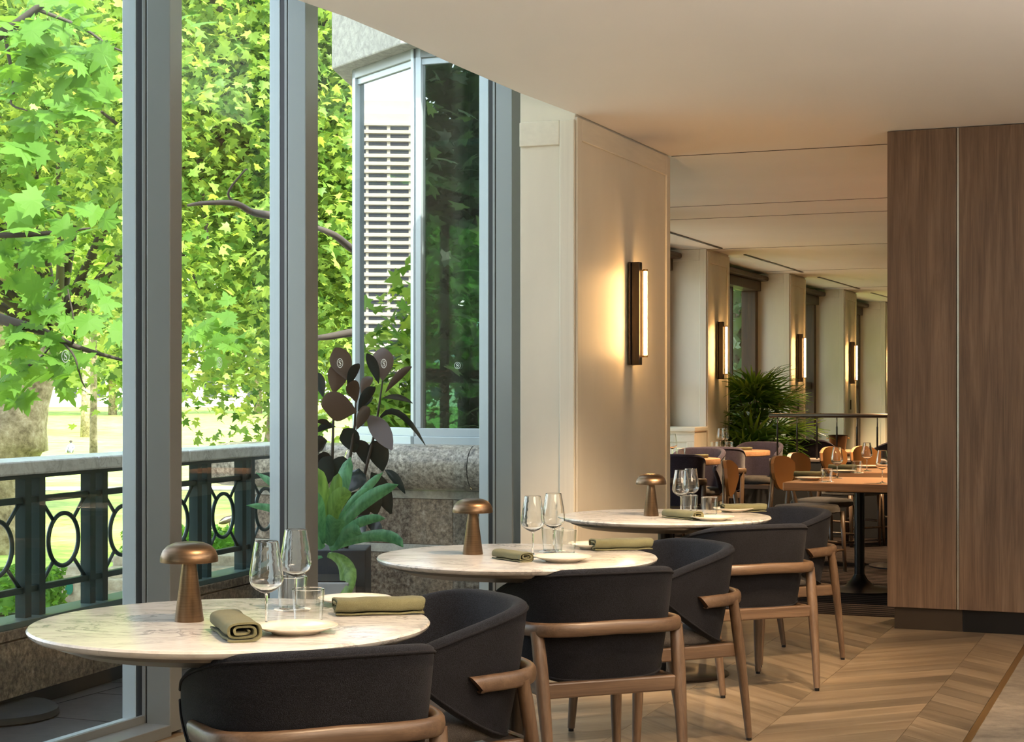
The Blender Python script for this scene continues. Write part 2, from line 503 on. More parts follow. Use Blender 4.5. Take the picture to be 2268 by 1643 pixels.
# ceiling: main slab with a drop edge set in from the glass, panels with thin joints behind
edge = [(-4.44, -2.0), (-.814, 6.44), (-.660, 6.72), (-.483, 7.13), (-.274, 7.66), (.036, 8.40), (.345, 9.04)]
ceil = MB().prism(edge + [sp(10.2, -3.119), sp(10.2, 2.9), (7.5, -2.0)], CEIL, 3.5).build('ceiling', M['ceiling'])
tag(ceil, kind='structure')
MB().prism([(-5.2, -2.2), (7.6, -2.2), sp(10.3, 3.2), sp(10.3, -3.1), sp(8.5, -3.1), (.1, 9.5), (-1.25, 7.75), (-1.75, 6.6)], 3.5, 3.62).build('recess_soffit', M['ceiling'], ceil)
cuts = [10.215, 13.06, 13.99, 16.95, 20.2, 23.6, 31]
for a, b in zip(cuts[:-1], cuts[1:]):
    MB().prism([sp(a, -5.32 if a > 10.3 else -3.44), sp(a, 3.0), sp(b - .012, 3.0), sp(b - .012, -5.32)], CEIL + .012, CEIL + .05).build('ceiling_panel', M['ceiling'], ceil)
MB().prism([sp(9.36, -4.42), sp(9.9, -5.15), sp(10.2, -5.15), sp(10.2, -3.45), sp(9.36, -3.45)], CEIL + .012, CEIL + .05).build('ceiling_panel', M['ceiling'], ceil)
MB().prism([sp(10.2, -5.35), sp(10.2, 3.2), sp(31.2, 3.2), sp(31.2, -5.35)], CEIL + .06, 3.5).build('ceiling_bed', M['black'], ceil)
for k, a in enumerate(cuts[:-1]):
    w_ = .012 if k == 0 else .007
    MB().prism([sp(a - w_ - .006, -3.11 if k == 0 else -5.3), sp(a - w_ - .006, 2.95), sp(a - .006 + (.004 if k == 0 else 0), 2.95), sp(a - .006 + (.004 if k == 0 else 0), -3.11 if k == 0 else -5.3)], CEIL - (.002 if k == 0 else -.0095), CEIL + .012).build('panel_joint', M['gasket'], ceil)
def slot(u0, v0, u1, v1):
    a, b = P(u0, v0, CEIL + .012), P(u1, v1, CEIL + .012)
    d = (b - a).normalized(); n = Vector((d.y, -d.x, 0)) * .016
    o = MB().prism([a - n, a + n, b + n, b - n], CEIL + .004, CEIL + .0115)
    return o
for k, q in enumerate([(1440, 500, 1597, 549), (1650, 563, 1777, 602), (1813, 613, 1903, 639), (1930, 648, 1990, 664)]):
    tag(slot(*q).build('trim_%d' % (k + 1), M['black']), kind='structure')

# outer walls that close the place off behind and to the right of the camera
tag(MB().prism([(-5.0, -2.2), (7.6, -2.2), (7.6, -2.0), (-5.0, -2.0)], 0, 3.5).build('wall_back', M['cream']), kind='structure')
tag(MB().prism([(7.4, -2.0), (7.6, -2.0), sp(31, 3.2), sp(31, 3.0), sp(10.2, 2.9)], 0, 3.5).build('wall_right', M['cream']), kind='structure')
tag(MB().prism([sp(31, -5.5), sp(31, 3.2), sp(31.2, 3.2), sp(31.2, -5.5)], 0, 3.5).build('wall_far', M['cream']), kind='structure')

# panelled pillar with the sconce
def pillar(name, s0, s1, p0, p1, front=True, ztop=3.5, panel_out=True):
    o = MB().prism([sp(s0, p0), sp(s0, p1), sp(s1, p1), sp(s1, p0)], 0, ztop).build(name, M['cream'], bevel=.004)
    tag(o, kind='structure')
    def ring(org, ax, nrm, w, z0, z1, t=.05, d=.014):
        # raised stiles and rails around a sunk panel, with a small bevelled inner bead
        for (a0, a1, b0, b1) in ((0, t, z0, z1), (w - t, w, z0, z1), (t, w - t, z1 - t * 1.6, z1), (t, w - t, z0, z0 + t)):
            q = org + ax * a0
            MB().obox(q, ax, nrm, a1 - a0, d, b0, b1).build('panel_moulding', M['cream'], o, bevel=.005)
    ring(sp(s0, p1), S2, P2, s1 - s0, .02, CEIL - .01 if ztop > CEIL else ztop, .075)
    if ztop > 3:
        w = p1 - p0
        for (a0, a1, b0, b1) in ((w - .085, w, .02, 2.80), (0, w - .085, 2.668, 2.80), (0, w - .085, .02, .12)):
            MB().obox(sp(s0, p0 + a0), P2, -S2, a1 - a0, .014, b0, b1).build('panel_moulding', M['cream'], o, bevel=.005)
    else:
        ring(sp(s0, p0), P2, -S2, p1 - p0, .02, ztop, .075)
    return o
pil = pillar('wall_left', 8.507, 10.2, -3.447, -3.130)
for k, s in enumerate((13.1, 16.85, 20.59, 23.97, 27.3)):
    pillar('wall_column_%d' % (k + 1), s + .014, s + .87, -5.32, -4.764, True, CEIL + .012)

# ------------------------------------------------------------------ window glass, mullions, sill
W = [Vector((-1.337, 6.62, 0)), Vector((-.945, 7.75, 0)), Vector((0.0, 9.25, 0))]
t0 = S2.copy()
for j in range(1, 7): W.insert(0, Vector((-1.337, 6.62, 0)) - t0 * (1.25 * j))
HEAD = 3.42
def emblem_mesh():
    mb = MB()
    # dashed wreath
    for k in range(26):
        a = 2 * math.pi * (k + .5) / 26
        if abs(math.sin(a / 1)) > 2: continue
        for rr in (.0215,):
            c = Vector((math.cos(a), math.sin(a), 0)); t = Vector((-c.y, c.x, 0))
            q = c * rr
            mb.prism([q - c * .0016 - t * .0017, q + c * .0016 - t * .0021, q + c * .0016 + t * .0021, q - c * .0016 + t * .0017], 0, .0008)
    # the letter S with swelling spine and serifs
    pts = catmull([(.0080, .0072, 0), (.0055, .0112, 0), (0, .0128, 0), (-.0056, .0112, 0), (-.0072, .0070, 0), (-.0040, .0028, 0), (.0030, -.0010, 0), (.0070, -.0048, 0), (.0062, -.0102, 0), (0, -.0128, 0), (-.0060, -.0112, 0), (-.0084, -.0068, 0)], 5)
    n = len(pts)
    w = [.0009 + .0021 * math.exp(-((i / (n - 1) - .5) / .17) ** 2) for i in range(n)]
    L, Rr = [], []
    for i, p in enumerate(pts):
        t = (pts[min(i + 1, n - 1)] - pts[max(i - 1, 0)]).normalized(); nn = Vector((-t.y, t.x, 0))
        L.append(p + nn * w[i]); Rr.append(p - nn * w[i])
    for i in range(n - 1):
        mb.prism([L[i], L[i + 1], Rr[i + 1], Rr[i]], 0, .0008)
    mb.prism([(.0072, .0050), (.0088, .0050), (.0088, .0128), (.0076, .0128)], 0, .0008)
    mb.prism([(-.0092, -.0128), (-.0080, -.0128), (-.0076, -.0048), (-.0092, -.0048)], 0, .0008)
    return mb.mesh('emblem', M['emblem'])
EMB = emblem_mesh()
def add_emblem(parent, u, v, a, d, off, scale=1.0):
    q = ray_line(u, a, d)
    z = CH - (v - HV) / F * q.y
    n = Vector((d[1], -d[0], 0)).normalized()
    o = put('emblem', EMB, parent, (q.x + n.x * off, q.y + n.y * off, z), (R(90), 0, math.atan2(d[1], d[0])), scale)
    return o
for k in range(len(W)):
    w = empty('window_%d' % (k + 1), W[k]); tag(w, kind='structure')
    if k < len(W) - 1: t = (W[k + 1] - W[k]).normalized()
    else: t = (W[k] - W[k - 1]).normalized()
    n = Vector((-t.y, t.x, 0))                 # outward
    def ob(name, a0, a1, b0, b1, z0, z1, mat, bev=0):
        return MB().obox(t * a0 + n * b0, t, n, a1 - a0, b1 - b0, z0, z1).build(name, mat, w, bevel=bev)
    ob('mullion', 0, .092, 0, .105, 0, 3.5, M['mullion'], .003)
    ob('mullion_recess', .010, .082, .105, .113, 0, 3.5, M['gasket'])
    ob('glazing_stop', .004, .088, .113, .129, 0, 3.5, M['mullion'], .002)
    ob('gasket', .006, .086, .129, .156, 0, 3.5, M['gasket'])
    ob('outer_cap', .004, .088, .156, .218, 0, 3.5, M['mullion_out'], .003)
    if k < len(W) - 1:
        L = (W[k + 1] - W[k]).length
        ob('glass_pane', .07, L + .02, .138, .146, .05, HEAD, M['glass'])
        ob('head_rail', .088, L + .01, .02, .20, HEAD, 3.5, M['mullion'])
        ob('sill', .088, L + .012, .0, .118, -.014, .032, M['mullion'], .003)
        ob('bottom_rail', .088, L + .012, .118, .135, -.014, .062, M['mullion'], .002)
        ob('bottom_gasket', .088, L + .012, .135, .15, -.014, .05, M['gasket'])
        ob('outer_sill', .088, L + .012, .15, .22, -.014, .045, M['mullion_out'], .003)
def emblem_on(k, u, v):
    a, b = W[k], W[k + 1]; t = (b - a).normalized(); n = Vector((-t.y, t.x, 0))
    par = [o for o in bpy.data.objects if o.name == 'window_%d' % (k + 1)][0]
    q = ray_line(u, a + n * .136, t)
    z = CH - (v - HV) / F * q.y
    loc = Vector((q.x, q.y, z)) - Vector(par.location)
    put('emblem', EMB, par, loc, (R(90), 0, math.atan2(t.y, t.x)), 1.0)
emblem_on(5, 145, 789); emblem_on(6, 486, 803); emblem_on(7, 753, 804); emblem_on(7, 850, 805)
# plaster filler above the pillar up to the window head
# ------------------------------------------------------------------ bay of the far room, seen outside through the third pane
BC = [sp(9.309, -3.30), sp(9.309, -4.445), sp(9.765, -5.10), sp(10.6, -5.34)]
bayw = empty('window_20', (0, 0, 0)); tag(bayw, kind='structure')
SILL, BTOP = 1.075, 3.43
def bayseg(a, b, name):
    d = (b - a); L = d.length; d.normalize(); n = Vector((-d.y, d.x, 0))
    if n.dot(Vector((-.3, -1, 0))) < 0: n = -n
    def ob(nm, a0, a1, b0, b1, z0, z1, mat, bev=.003):
        return MB().obox(a + d * a0 + n * b0, d, n, a1 - a0, b1 - b0, z0, z1).build(nm, mat, bayw, bevel=bev)
    ob('bottom_frame', 0, L, -.05, .03, SILL, SILL + .05, M['mullion_out'])
    ob('sill_moulding', 0, L, -.05, .05, SILL - .05, SILL, M['mullion_out'])
    ob('head_frame', 0, L, -.05, .03, BTOP - .06, BTOP, M['mullion'])
    ob('head_frame', 0, L, -.05, .012, BTOP - .10, BTOP - .06, M['mullion_out'])
    ob('jamb', 0, .035, -.05, .03, SILL + .05, BTOP, M['mullion_out'])
    ob('jamb', L - .035, L, -.05, .03, SILL + .05, BTOP, M['mullion_out'])
    ob('glass_pane', .03, L - .03, -.012, -.004, SILL + .05, BTOP - .06, M['bayglass'], 0)
for a, b in zip(BC[:-1], BC[1:]): bayseg(a, b, 'bay')
put('emblem', EMB, bayw, Vector(ray_line(1015, BC[0], -P2)) - S2 * .012 + Vector((0, 0, CH + 70 / F * 10.0)), (R(90), 0, math.atan2(P2.y, P2.x)), .9)
def offset_poly(pts, d):
    out = []
    for i, p in enumerate(pts):
        a = pts[max(i - 1, 0)]; b = pts[min(i + 1, len(pts) - 1)]
        t = (b - a).normalized(); n = Vector((t.y, -t.x, 0))
        out.append(p + n * d)
    return out
BO = offset_poly(BC, -.16)
if (BO[1] - Vector((-.574, 10.3, 0))).dot(Vector((-.5, -1, 0))) < 0: BO = offset_poly(BC, .16)
fas = MB().prism(BO + [sp(10.6, -4.9), sp(9.9, -4.2), sp(9.7, -3.3)], BTOP, 5.2).build('wall_fascia', M['fascia'], bevel=.01)
tag(fas, kind='structure')
# granite plinth with a torus moulding under the bay
pl = empty('wall_plinth'); tag(pl, kind='structure')
ps, pe, pk = 9.235, 9.40, -5.68
def course(name, z0, z1, out, mat, n=1, gap=.004):
    L = (-3.42) - (pk - out)
    for i in range(n):
        a, b = pk - out + L * i / n, pk - out + L * (i + 1) / n - gap
        MB().prism([sp(ps - out, a), sp(ps - out, b), sp(pe, b), sp(pe, a)], z0, z1).build(name, mat, pl, bevel=.003)
course('granite_course', -1.6, .37, .0, M['granite'], 3)
course('stone_band', .372, .425, .006, M['stoneband'], 1)
course('granite_course', .427, .70, .0, M['granite'], 3)
course('stone_band', .702, .752, .008, M['stoneband'], 1)
prof = [(0, .754)] + [(.03 + .125 * math.sin(a), .892 - .136 * math.cos(a)) for a in [math.pi * k / 12 for k in range(13)]] + [(.0, 1.03)]
for a, b, lft in ((pk, -4.83, True), (-4.825, -4.02, False), (-4.015, -3.42, False)):
    mb = MB(); vs = []; ring = len(prof)
    cols_ = []
    if lft:
        cols_.append([sp(pe, pk - o, z) for o, z in prof])
        cols_.append([sp(ps - o, pk - o, z) for o, z in prof])
    else: cols_.append([sp(ps - o, a, z) for o, z in prof])
    cols_.append([sp(ps - o, b, z) for o, z in prof])
    for c in cols_: vs += c
    fs = [(i * ring + k, i * ring + k + 1, (i + 1) * ring + k + 1, (i + 1) * ring + k) for i in range(len(cols_) - 1) for k in range(ring - 1)]
    mb.add(vs, fs).build('torus_moulding', M['granite2'], pl, smooth=True, angle=50)
MB().prism([sp(ps - .03, pk - .03), sp(ps - .03, -3.42), sp(pe, -3.42), sp(pe, pk - .03)], .99, 1.028).build('plinth_cap', M['stoneband'], pl)
# two tall stool backs of the far room, dark against its window
def bar_stool(x, y, rz, label):
    t = empty('bar_stool', (x, y, .006), rz)
    for sx in (-1, 1):
        for sy in (-1, 1):
            MB().tube([(sx * .19, sy * .19, 0), (sx * .16, sy * .16, .74)], [.014, .02], 8).build('leg', M['black'], t, smooth=True)
    MB().lathe([(.02, .74), (.20, .75), (.21, .78), (.19, .81), (.02, .82)], n=24).build('seat', M['seat'], t, smooth=True)
    pts = [(.2 * math.sin(a), -.2 * math.cos(a)) for a in [R(-75 + 15 * k) for k in range(11)]]
    MB().tube([(x_, y_, 1.26) for x_, y_ in pts], .045, 8, up=(0, 0, 1)).build('backrest', M['black'], t, smooth=True)
    for a in (-50, 0, 50):
        q = Vector((.2 * math.sin(R(a)), -.2 * math.cos(R(a)), 0))
        tt = Vector((q.y, -q.x, 0)).normalized() * -1
        MB().add([q * .9 + tt * .07 + Vector((0, 0, .80)), q * .9 - tt * .07 + Vector((0, 0, .80)), q - tt * .03 + Vector((0, 0, 1.24)), q + tt * .03 + Vector((0, 0, 1.24)),
                  q * 1.0 + tt * .07 + Vector((0, 0, .80)), q * 1.0 - tt * .07 + Vector((0, 0, .80)), q * 1.1 - tt * .03 + Vector((0, 0, 1.24)), q * 1.1 + tt * .03 + Vector((0, 0, 1.24))],
                 [(0, 1, 2, 3), (7, 6, 5, 4), (0, 4, 5, 1), (1, 5, 6, 2), (2, 6, 7, 3), (3, 7, 4, 0)]).build('back_slat', M['black'], t)
    tag(t, label, 'stool', 'dark stools behind the tinted bay window')
q = sp(9.75, -4.16); bar_stool(q.x, q.y, R(20), 'left dark slatted stool back behind the tinted bay glass')
q = sp(9.70, -3.72); bar_stool(q.x, q.y, R(20), 'right dark slatted stool back behind the tinted bay glass')

# ------------------------------------------------------------------ far-room windows between the columns
for k, (sa, sb) in enumerate(((10.65, 13.1), (13.97, 16.85), (17.72, 20.59), (21.46, 23.97), (24.84, 27.3), (28.2, 31))):
    w = empty('window_%d' % (k + 30)); tag(w, kind='structure')
    def ob(nm, a0, a1, b0, b1, z0, z1, mat, bev=.006):
        return MB().prism([sp(a0, b0), sp(a0, b1), sp(a1, b1), sp(a1, b0)], z0, z1).build(nm, mat, w, bevel=bev)
    ob('jamb', sa, sa + .12, -5.34, -5.16, .5, 2.62, M['darkwood'])
    ob('jamb', sb - .12, sb, -5.34, -5.16, .5, 2.62, M['darkwood'])
    ob('head', sa, sb, -5.34, -5.12, 2.62, 2.74, M['darkwood'])
    ob('cornice', sa, sb, -5.34, -5.02, 2.74, 2.80, M['darkwood'], .02)
    ob('transom', sa + .12, sb - .12, -5.30, -5.20, 1.42, 1.52, M['darkwood'])
    for q in (.33, .66):
        m_ = lerp(sa, sb, q)
        ob('glazing_bar', m_ - .025, m_ + .025, -5.28, -5.22, .5, 2.62, M['darkwood'])
    ob('glass_pane', sa + .1, sb - .1, -5.255, -5.247, .5, 2.62, M['glass'], 0)
    ob('sill', sa, sb, -5.34, -4.95, .42, .5, M['cream'])
    ob('apron', sa, sb, -5.34, -5.05, 0, .42, M['cream'])
# low panelled window seat in front of the second column
ws = empty('trim_10'); tag(ws, kind='structure')
MB().prism([sp(16.42, -5.3), sp(16.42, -4.76), sp(16.84, -4.76), sp(16.84, -5.3)], .006, .965).build('bench_body', M['cream'], ws, bevel=.004)
MB().prism([sp(16.37, -5.3), sp(16.37, -4.74), sp(16.84, -4.74), sp(16.84, -5.3)], .965, 1.01).build('bench_cap', M['cream'], ws, bevel=.012)
for (a0, a1, z0, z1) in ((-5.3, -4.76, .86, .93), (-5.3, -4.76, .1, .2), (-4.84, -4.76, .2, .86)):
    MB().prism([sp(16.402, a0), sp(16.402, a1), sp(16.42, a1), sp(16.42, a0)], z0, z1).build('panel_moulding', M['cream'], ws, bevel=.004)

# ------------------------------------------------------------------ walnut cabinet wall on the right
cb = empty('wall_cabinet', (2.13, 9.61, 0)); tag(cb, 'tall walnut cabinet wall with a metal strip and dark toe kick', 'cabinet')
def cob(nm, a0, a1, b0, b1, z0, z1, mat, bev=.002):
    return MB().obox(P2 * a0 + S2 * b0, P2, S2, a1 - a0, b1 - b0, z0, z1).build(nm, mat, cb, bevel=bev)
g0 = ray_line(2118, (2.13, 9.61), P2) - Vector((2.13, 9.61, 0)); g0 = g0.length
cob('door_panel', 0, g0, 0, .022, .125, CEIL - .004, M['walnut'])
cob('door_panel', g0 + .016, g0 + .86, 0, .022, .125, CEIL - .004, M['walnut'])
cob('door_panel', g0 + .876, g0 + 1.7, 0, .022, .125, CEIL - .004, M['walnut'])
cob('side_panel', 0, .022, .022, .62, .125, CEIL - .004, M['walnut'])
cob('metal_strip', g0 + .003, g0 + .013, .008, .020, .125, CEIL - .004, pmat('polished_steel_strip', (.62, .60, .56), .25, 1), 0)
cob('carcass', .024, g0 + 1.7, .024, .62, .125, CEIL - .004, M['black'], 0)
cob('toe_kick', .035, g0 + .03, .03, .6, 0, .124, pmat('dark_bronze_kick', (.05, .035, .024), .35, .4))
cob('toe_kick', g0 + .032, g0 + 1.7, .03, .6, 0, .124, M['black'])

# ------------------------------------------------------------------ balcony outside
bal = MB().prism([sp(-3, -3.8), sp(6.6, -3.8), (-1.12, 7.85), (-.15, 9.38), sp(9.2, -3.45), sp(9.25, -5.0), (-2.5, 6.0), (-5.2, -3)], -.4, -.034).build('floor_balcony', M['grout'])
tag(bal, kind='structure')
TL, TW = .545, .47
tm = MB().prism([(.003, .003), (TL - .006, .003), (TL - .006, TW - .006), (.003, TW - .006)], -.034, -.02).mesh('slate_tile', M['slate'])
for r_ in range(-1, 3):
    for j in range(13):
        s0 = 4.6 + j * TL + (.27 if r_ % 2 else 0) + .12
        p0 = -4.168 - .47 * (r_)
        q = sp(s0, p0)
        if s0 + TL > 9.2: continue
        put('slate_tile', tm, bal, q, (0, 0, math.atan2(S2.y, S2.x)))
RD = Vector((.2873, .9578, 0)); RN = Vector((-.9578, .2873, 0))      # along the balustrade, outward
R0 = Vector((-4.235 + .3 * 5.2, 5.2, 0))
par = empty('balustrade', R0); tag(par, 'marble capped green metal balustrade with rings outside the windows', 'balustrade')
LEN = (10.28 - 5.2) * 1.044
for i in range(6):
    a, b = LEN * i / 6 + .002, LEN * (i + 1) / 6 - .002
    MB().obox(RD * a, RD, RN, b - a, .20, .05, .285).build('granite_panel', M['granite'], par, bevel=.003)
    MB().obox(RD * a, RD, RN, b - a, .20, .292, .335).build('granite_coping', M['granite'], par, bevel=.003)
    MB().obox(RD * a - RN * .03, RD, RN, b - a, .26, .985, 1.045).build('marble_cap', M['marble_rail'], par, bevel=.008)
MB().obox(RD * 0 + RN * .03, RD, RN, LEN, .15, -.4, .06).build('plinth_recess', M['black'], par)
MB().obox(RN * .01, RD, RN, LEN, .16, .335, .362).build('base_channel', pmat('green_grey_channel', (.10, .16, .155), .4, .3), par, bevel=.003)
MB().obox(RN * .02, RD, RN, LEN, .14, .965, .985).build('under_channel', M['railmetal'], par)
for z in (.868, .480):
    MB().obox(RN * .060, RD, RN, LEN, .03, z - .014, z + .014).build('rail_bar', M['railmetal'], par, bevel=.003)
bal_me = MB().obox(-RD * .024 + RN * .05, RD, RN, .048, .05, .362, .966).mesh('baluster', M['railmetal'])
ring_me = MB().tube([RD * (.125 * math.cos(a)) + Vector((0, 0, .118 * math.sin(a))) for a in [2 * math.pi * k / 40 for k in range(40)]], .0105, 8, closed=True).mesh('ring', M['railmetal'], True)
Y0 = 7.36 - .51 * 4
for i in range(11):
    Yc = Y0 + .51 * i
    if Yc > 10.2 or Yc < 5.25: continue
    sd = (Yc - 5.2) * 1.0437
    for d in (-.055, .055):
        put('baluster', bal_me, par, RD * (sd + d))
    mid = sd + .266
    if mid < LEN - .2:
        put('ring', ring_me, par, RD * mid + RN * .075 + Vector((0, 0, .674)))
        for sx in (-1, 1):
            for sz in (-1, 1):
                a = Vector((0, 0, .674)) + RN * .075 + RD * (mid + sx * .085) + Vector((0, 0, sz * .092))
                b = Vector((0, 0, .674)) + RN * .075 + RD * (mid + sx * .183) + Vector((0, 0, sz * .185))
                MB().tube([a, b], .009, 6).build('diagonal_bar', M['railmetal'], par, smooth=True)
bb = MB().lathe([(.25, 0), (.26, .006), (.255, .03), (.235, .042), (.05, .046)], n=40).build('round_disc', pmat('matt_black', (.006, .006, .006), .7), smooth=True, angle=40)
bb.location = P(-10, 1585, -.018)
tag(bb, 'low black round disc on the slate tiles outside the first pane', 'disc')

# ================================================================== DINING CHAIRS
TOPZ, BOTZ = .735, .372
half_top = [(0, -.272), (.11, -.264), (.196, -.234), (.254, -.170), (.280, -.080), (.287, .03), (.283, .12), (.275, .172)]
half_bot = [(0, -.208), (.10, -.204), (.172, -.180), (.222, -.128), (.250, -.055), (.268, .04), (.276, .12), (.274, .170)]
zt_h = [.738, .737, .733, .722, .701, .672, .643, .612]
zb_h = [.372, .373, .376, .390, .422, .480, .540, .580]
def shell_rows():
    tp = [Vector((-x, y, 0)) for x, y in reversed(half_top)][:-1] + [Vector((x, y, 0)) for x, y in half_top]
    bt = [Vector((-x, y, 0)) for x, y in reversed(half_bot)][:-1] + [Vector((x, y, 0)) for x, y in half_bot]
    zt = [Vector((z, 0, 0)) for z in list(reversed(zt_h))[:-1] + zt_h]
    zb = [Vector((z, 0, 0)) for z in list(reversed(zb_h))[:-1] + zb_h]
    return catmull(tp, 4), catmull(bt, 4), [v.x for v in catmull(zt, 4)], [v.x for v in catmull(zb, 4)]
ST, SB, ZT, ZB = shell_rows()
def shell_pt(i, z, off=0.0):
    k = (z - BOTZ) / (TOPZ - BOTZ)
    k2 = k + .10 * math.sin(math.pi * max(0, min(1, k)))       # slight belly
    p = lerp(SB[i], ST[i], k2)
    a, b = ST[max(i - 1, 0)], ST[min(i + 1, len(ST) - 1)]
    t = (b - a).normalized(); n = Vector((-t.y, t.x, 0))        # inward
    q = p + n * off
    return Vector((q.x, q.y, z))
def make_shell():
    out, inn = MB(), MB()
    n = len(ST); m = 9
    vs_o, vs_i = [], []
    for i in range(n):
        h = ZT[i] - ZB[i]
        e = min(1, min(i, n - 1 - i) / 2.0)
        th = lerp(.018, .044, e)
        for k in range(m):
            vs_o.append(shell_pt(i, ZB[i] + h * k / (m - 1), 0))
        rr = th / 2
        for k in range(7):                                        # rounded top edge then the inner face
            a = math.pi * k / 6
            vs_i.append(shell_pt(i, ZT[i] + rr * .62 * math.sin(a), rr - rr * math.cos(a)))
        for k in range(1, m):
            vs_i.append(shell_pt(i, ZT[i] - (h) * k / (m - 1), th + .012 * math.sin(math.pi * k / (m - 1))))
        for k in range(1, 4):
            vs_i.append(shell_pt(i, ZB[i] - rr * .4 * math.sin(math.pi * k / 3), lerp(th, 0, k / 3)))
    fo = [(i * m + k, (i + 1) * m + k, (i + 1) * m + k + 1, i * m + k + 1) for i in range(n - 1) for k in range(m - 1)]
    q = 7 + m - 1 + 3
    fi = [(i * q + k, (i + 1) * q + k, (i + 1) * q + k + 1, i * q + k + 1) for i in range(n - 1) for k in range(q - 1)]
    out.add(vs_o, fo)
    inn.add(vs_i, fi)
    # close both wing ends
    for i in (0, n - 1):
        ring = [vs_o[i * m + k] for k in range(m)] + [vs_i[i * q + k] for k in range(1, q - 1)]
        inn.add(ring, [tuple(range(len(ring)))])
    return out, inn
def make_chair(mat_out, mat_in, label):
    t = empty('dining_chair')
    out, inn = make_shell()
    o1 = out.build('backrest', mat_out, t, smooth=True)
    inn.build('backrest_lining', mat_in, o1, smooth=True, angle=60)
    n = len(ST)
    MB().tube([shell_pt(i, ZT[i] - .004, -.001) for i in range(n)], .0042, 6).build('piping', mat_out, o1, smooth=True)
    MB().tube([shell_pt(i, ZB[i] + .004, -.001) for i in range(n)], .0042, 6).build('piping', mat_out, o1, smooth=True)
    # bent wooden arm rail
    hp = [(0, -.266), (.10, -.265), (.185, -.248), (.243, -.210), (.270, -.150), (.280, -.075), (.283, -.030)]
    pts = catmull([(-x, y, 0) for x, y in reversed(hp)][:-1] + [(x, y, 0) for x, y in hp], 5)
    vs, fs = [], []
    N = len(pts); K = 12
    for i, p in enumerate(pts):
        a, b = pts[max(i - 1, 0)], pts[min(i + 1, N - 1)]
        tt = (b - a).normalized(); nn = Vector((-tt.y, tt.x, 0))
        e = min(i, N - 1 - i) / (N / 2)
        zc = .545 + .012 * e
        for k in range(K):
            q = 2 * math.pi * k / K
            cx_, sz_ = math.cos(q), math.sin(q)
            cx_ = math.copysign(abs(cx_) ** .75, cx_); sz_ = math.copysign(abs(sz_) ** .75, sz_)
            w = .017; h = .024
            sl = 0
            if i == 0 or i == N - 1: sl = .022 * sz_
            vs.append(p + nn * (w * cx_) + Vector((0, 0, zc + h * sz_)) + (tt * sl * (1 if i == 0 else -1) * (-1)))
    for i in range(N - 1):
        for k in range(K):
            k2 = (k + 1) % K
            fs.append((i * K + k, i * K + k2, (i + 1) * K + k2, (i + 1) * K + k))
    fs += [tuple(reversed(range(K))), tuple((N - 1) * K + k for k in range(K))]
    MB().add(vs, fs).build('arm_rail', M['chairwood_x'], t, smooth=True, angle=60)
    for sx in (-1, 1):
        pth = catmull([(sx * .240, -.272, .012), (sx * .246, -.250, .16), (sx * .251, -.222, .34), (sx * .255, -.200, .47), (sx * .257, -.190, .515), (sx * .259, -.184, .545)], 4)
        rr = [lerp(.0145, .0245, min(1, p.z / .36)) if p.z < .46 else lerp(.0245, .0225, (p.z - .46) / .085) for p in pth]
        lg = MB().tube(pth, rr, 12, up=(0, 1, 0), ry=.80).build('leg', M['chairwood'], t, smooth=True, angle=60)
        MB().lathe([(.011, 0), (.011, .013)], (sx * .240, -.272, 0), 12).build('glide', M['black'], lg)
        lg = MB().tube([(sx * .238, .238, .012), (sx * .230, .226, .2), (sx * .226, .220, .376)], [.0145, .020, .023], 12).build('leg', M['chairwood'], t, smooth=True, angle=60)
        MB().lathe([(.011, 0), (.011, .013)], (sx * .238, .238, 0), 12).build('glide', M['black'], lg)
    # seat frame: four rails
    MB().prism([(-.24, -.228), (.24, -.228), (.24, -.202), (-.24, -.202)], .326, .378).build('seat_rail', M['chairwood_x'], t, bevel=.006)
    MB().prism([(-.22, .215), (.22, .215), (.22, .238), (-.22, .238)], .333, .378).build('seat_rail', M['chairwood_x'], t, bevel=.006)
    for sx in (-1, 1):
        a = [(sx * .245, -.215), (sx * .219, -.215), (sx * .212, .225), (sx * .238, .225)]
        MB().prism(a, .326, .378).build('seat_rail', M['chairwood_y'], t, bevel=.006)
    # seat cushion
    def sq(k, r): 
        c, s = math.cos(k), math.sin(k)
        return (r * .238 * math.copysign(abs(c) ** .55, c), .040 + r * .200 * math.copysign(abs(s) ** .55, s))
    vs, fs = [], []; K = 40
    layers = [(.94, .380), (1.0, .388), (1.01, .411), (.96, .432), (.8, .444), (.4, .450), (.02, .451)]
    for r_, z in layers:
        for k in range(K):
            x, y = sq(2 * math.pi * k / K, r_); vs.append((x, y, z))
    for i in range(len(layers) - 1):
        for k in range(K):
            k2 = (k + 1) % K; fs.append((i * K + k, i * K + k2, (i + 1) * K + k2, (i + 1) * K + k))
    fs += [tuple(reversed(range(K))), tuple((len(layers) - 1) * K + k for k in range(K))]
    MB().add(vs, fs).build('seat', M['seat'], t, smooth=True, angle=60)
    return t
proto_chair = make_chair(M['fabric'], M['fabric_in'], '')
spots = [((-.482, 4.040), (-.38, .925), 'charcoal tub chair nearest the camera, back turned, at the first marble table'),
         ((-.256, 4.763), (-.88, -.474), 'charcoal tub chair turned sideways at the right of the first marble table'),
         ((.250, 5.835), (-.38, .925), 'charcoal tub chair seen from behind at the middle marble table'),
         ((.555, 6.573), (-.88, -.474), 'charcoal tub chair turned sideways at the right of the middle marble table'),
         ((1.04, 7.74), (-.38, .925), 'charcoal tub chair seen from behind at the farthest marble table'),
         ((1.303, 8.563), (-.88, -.474), 'charcoal tub chair turned sideways at the right of the farthest marble table')]
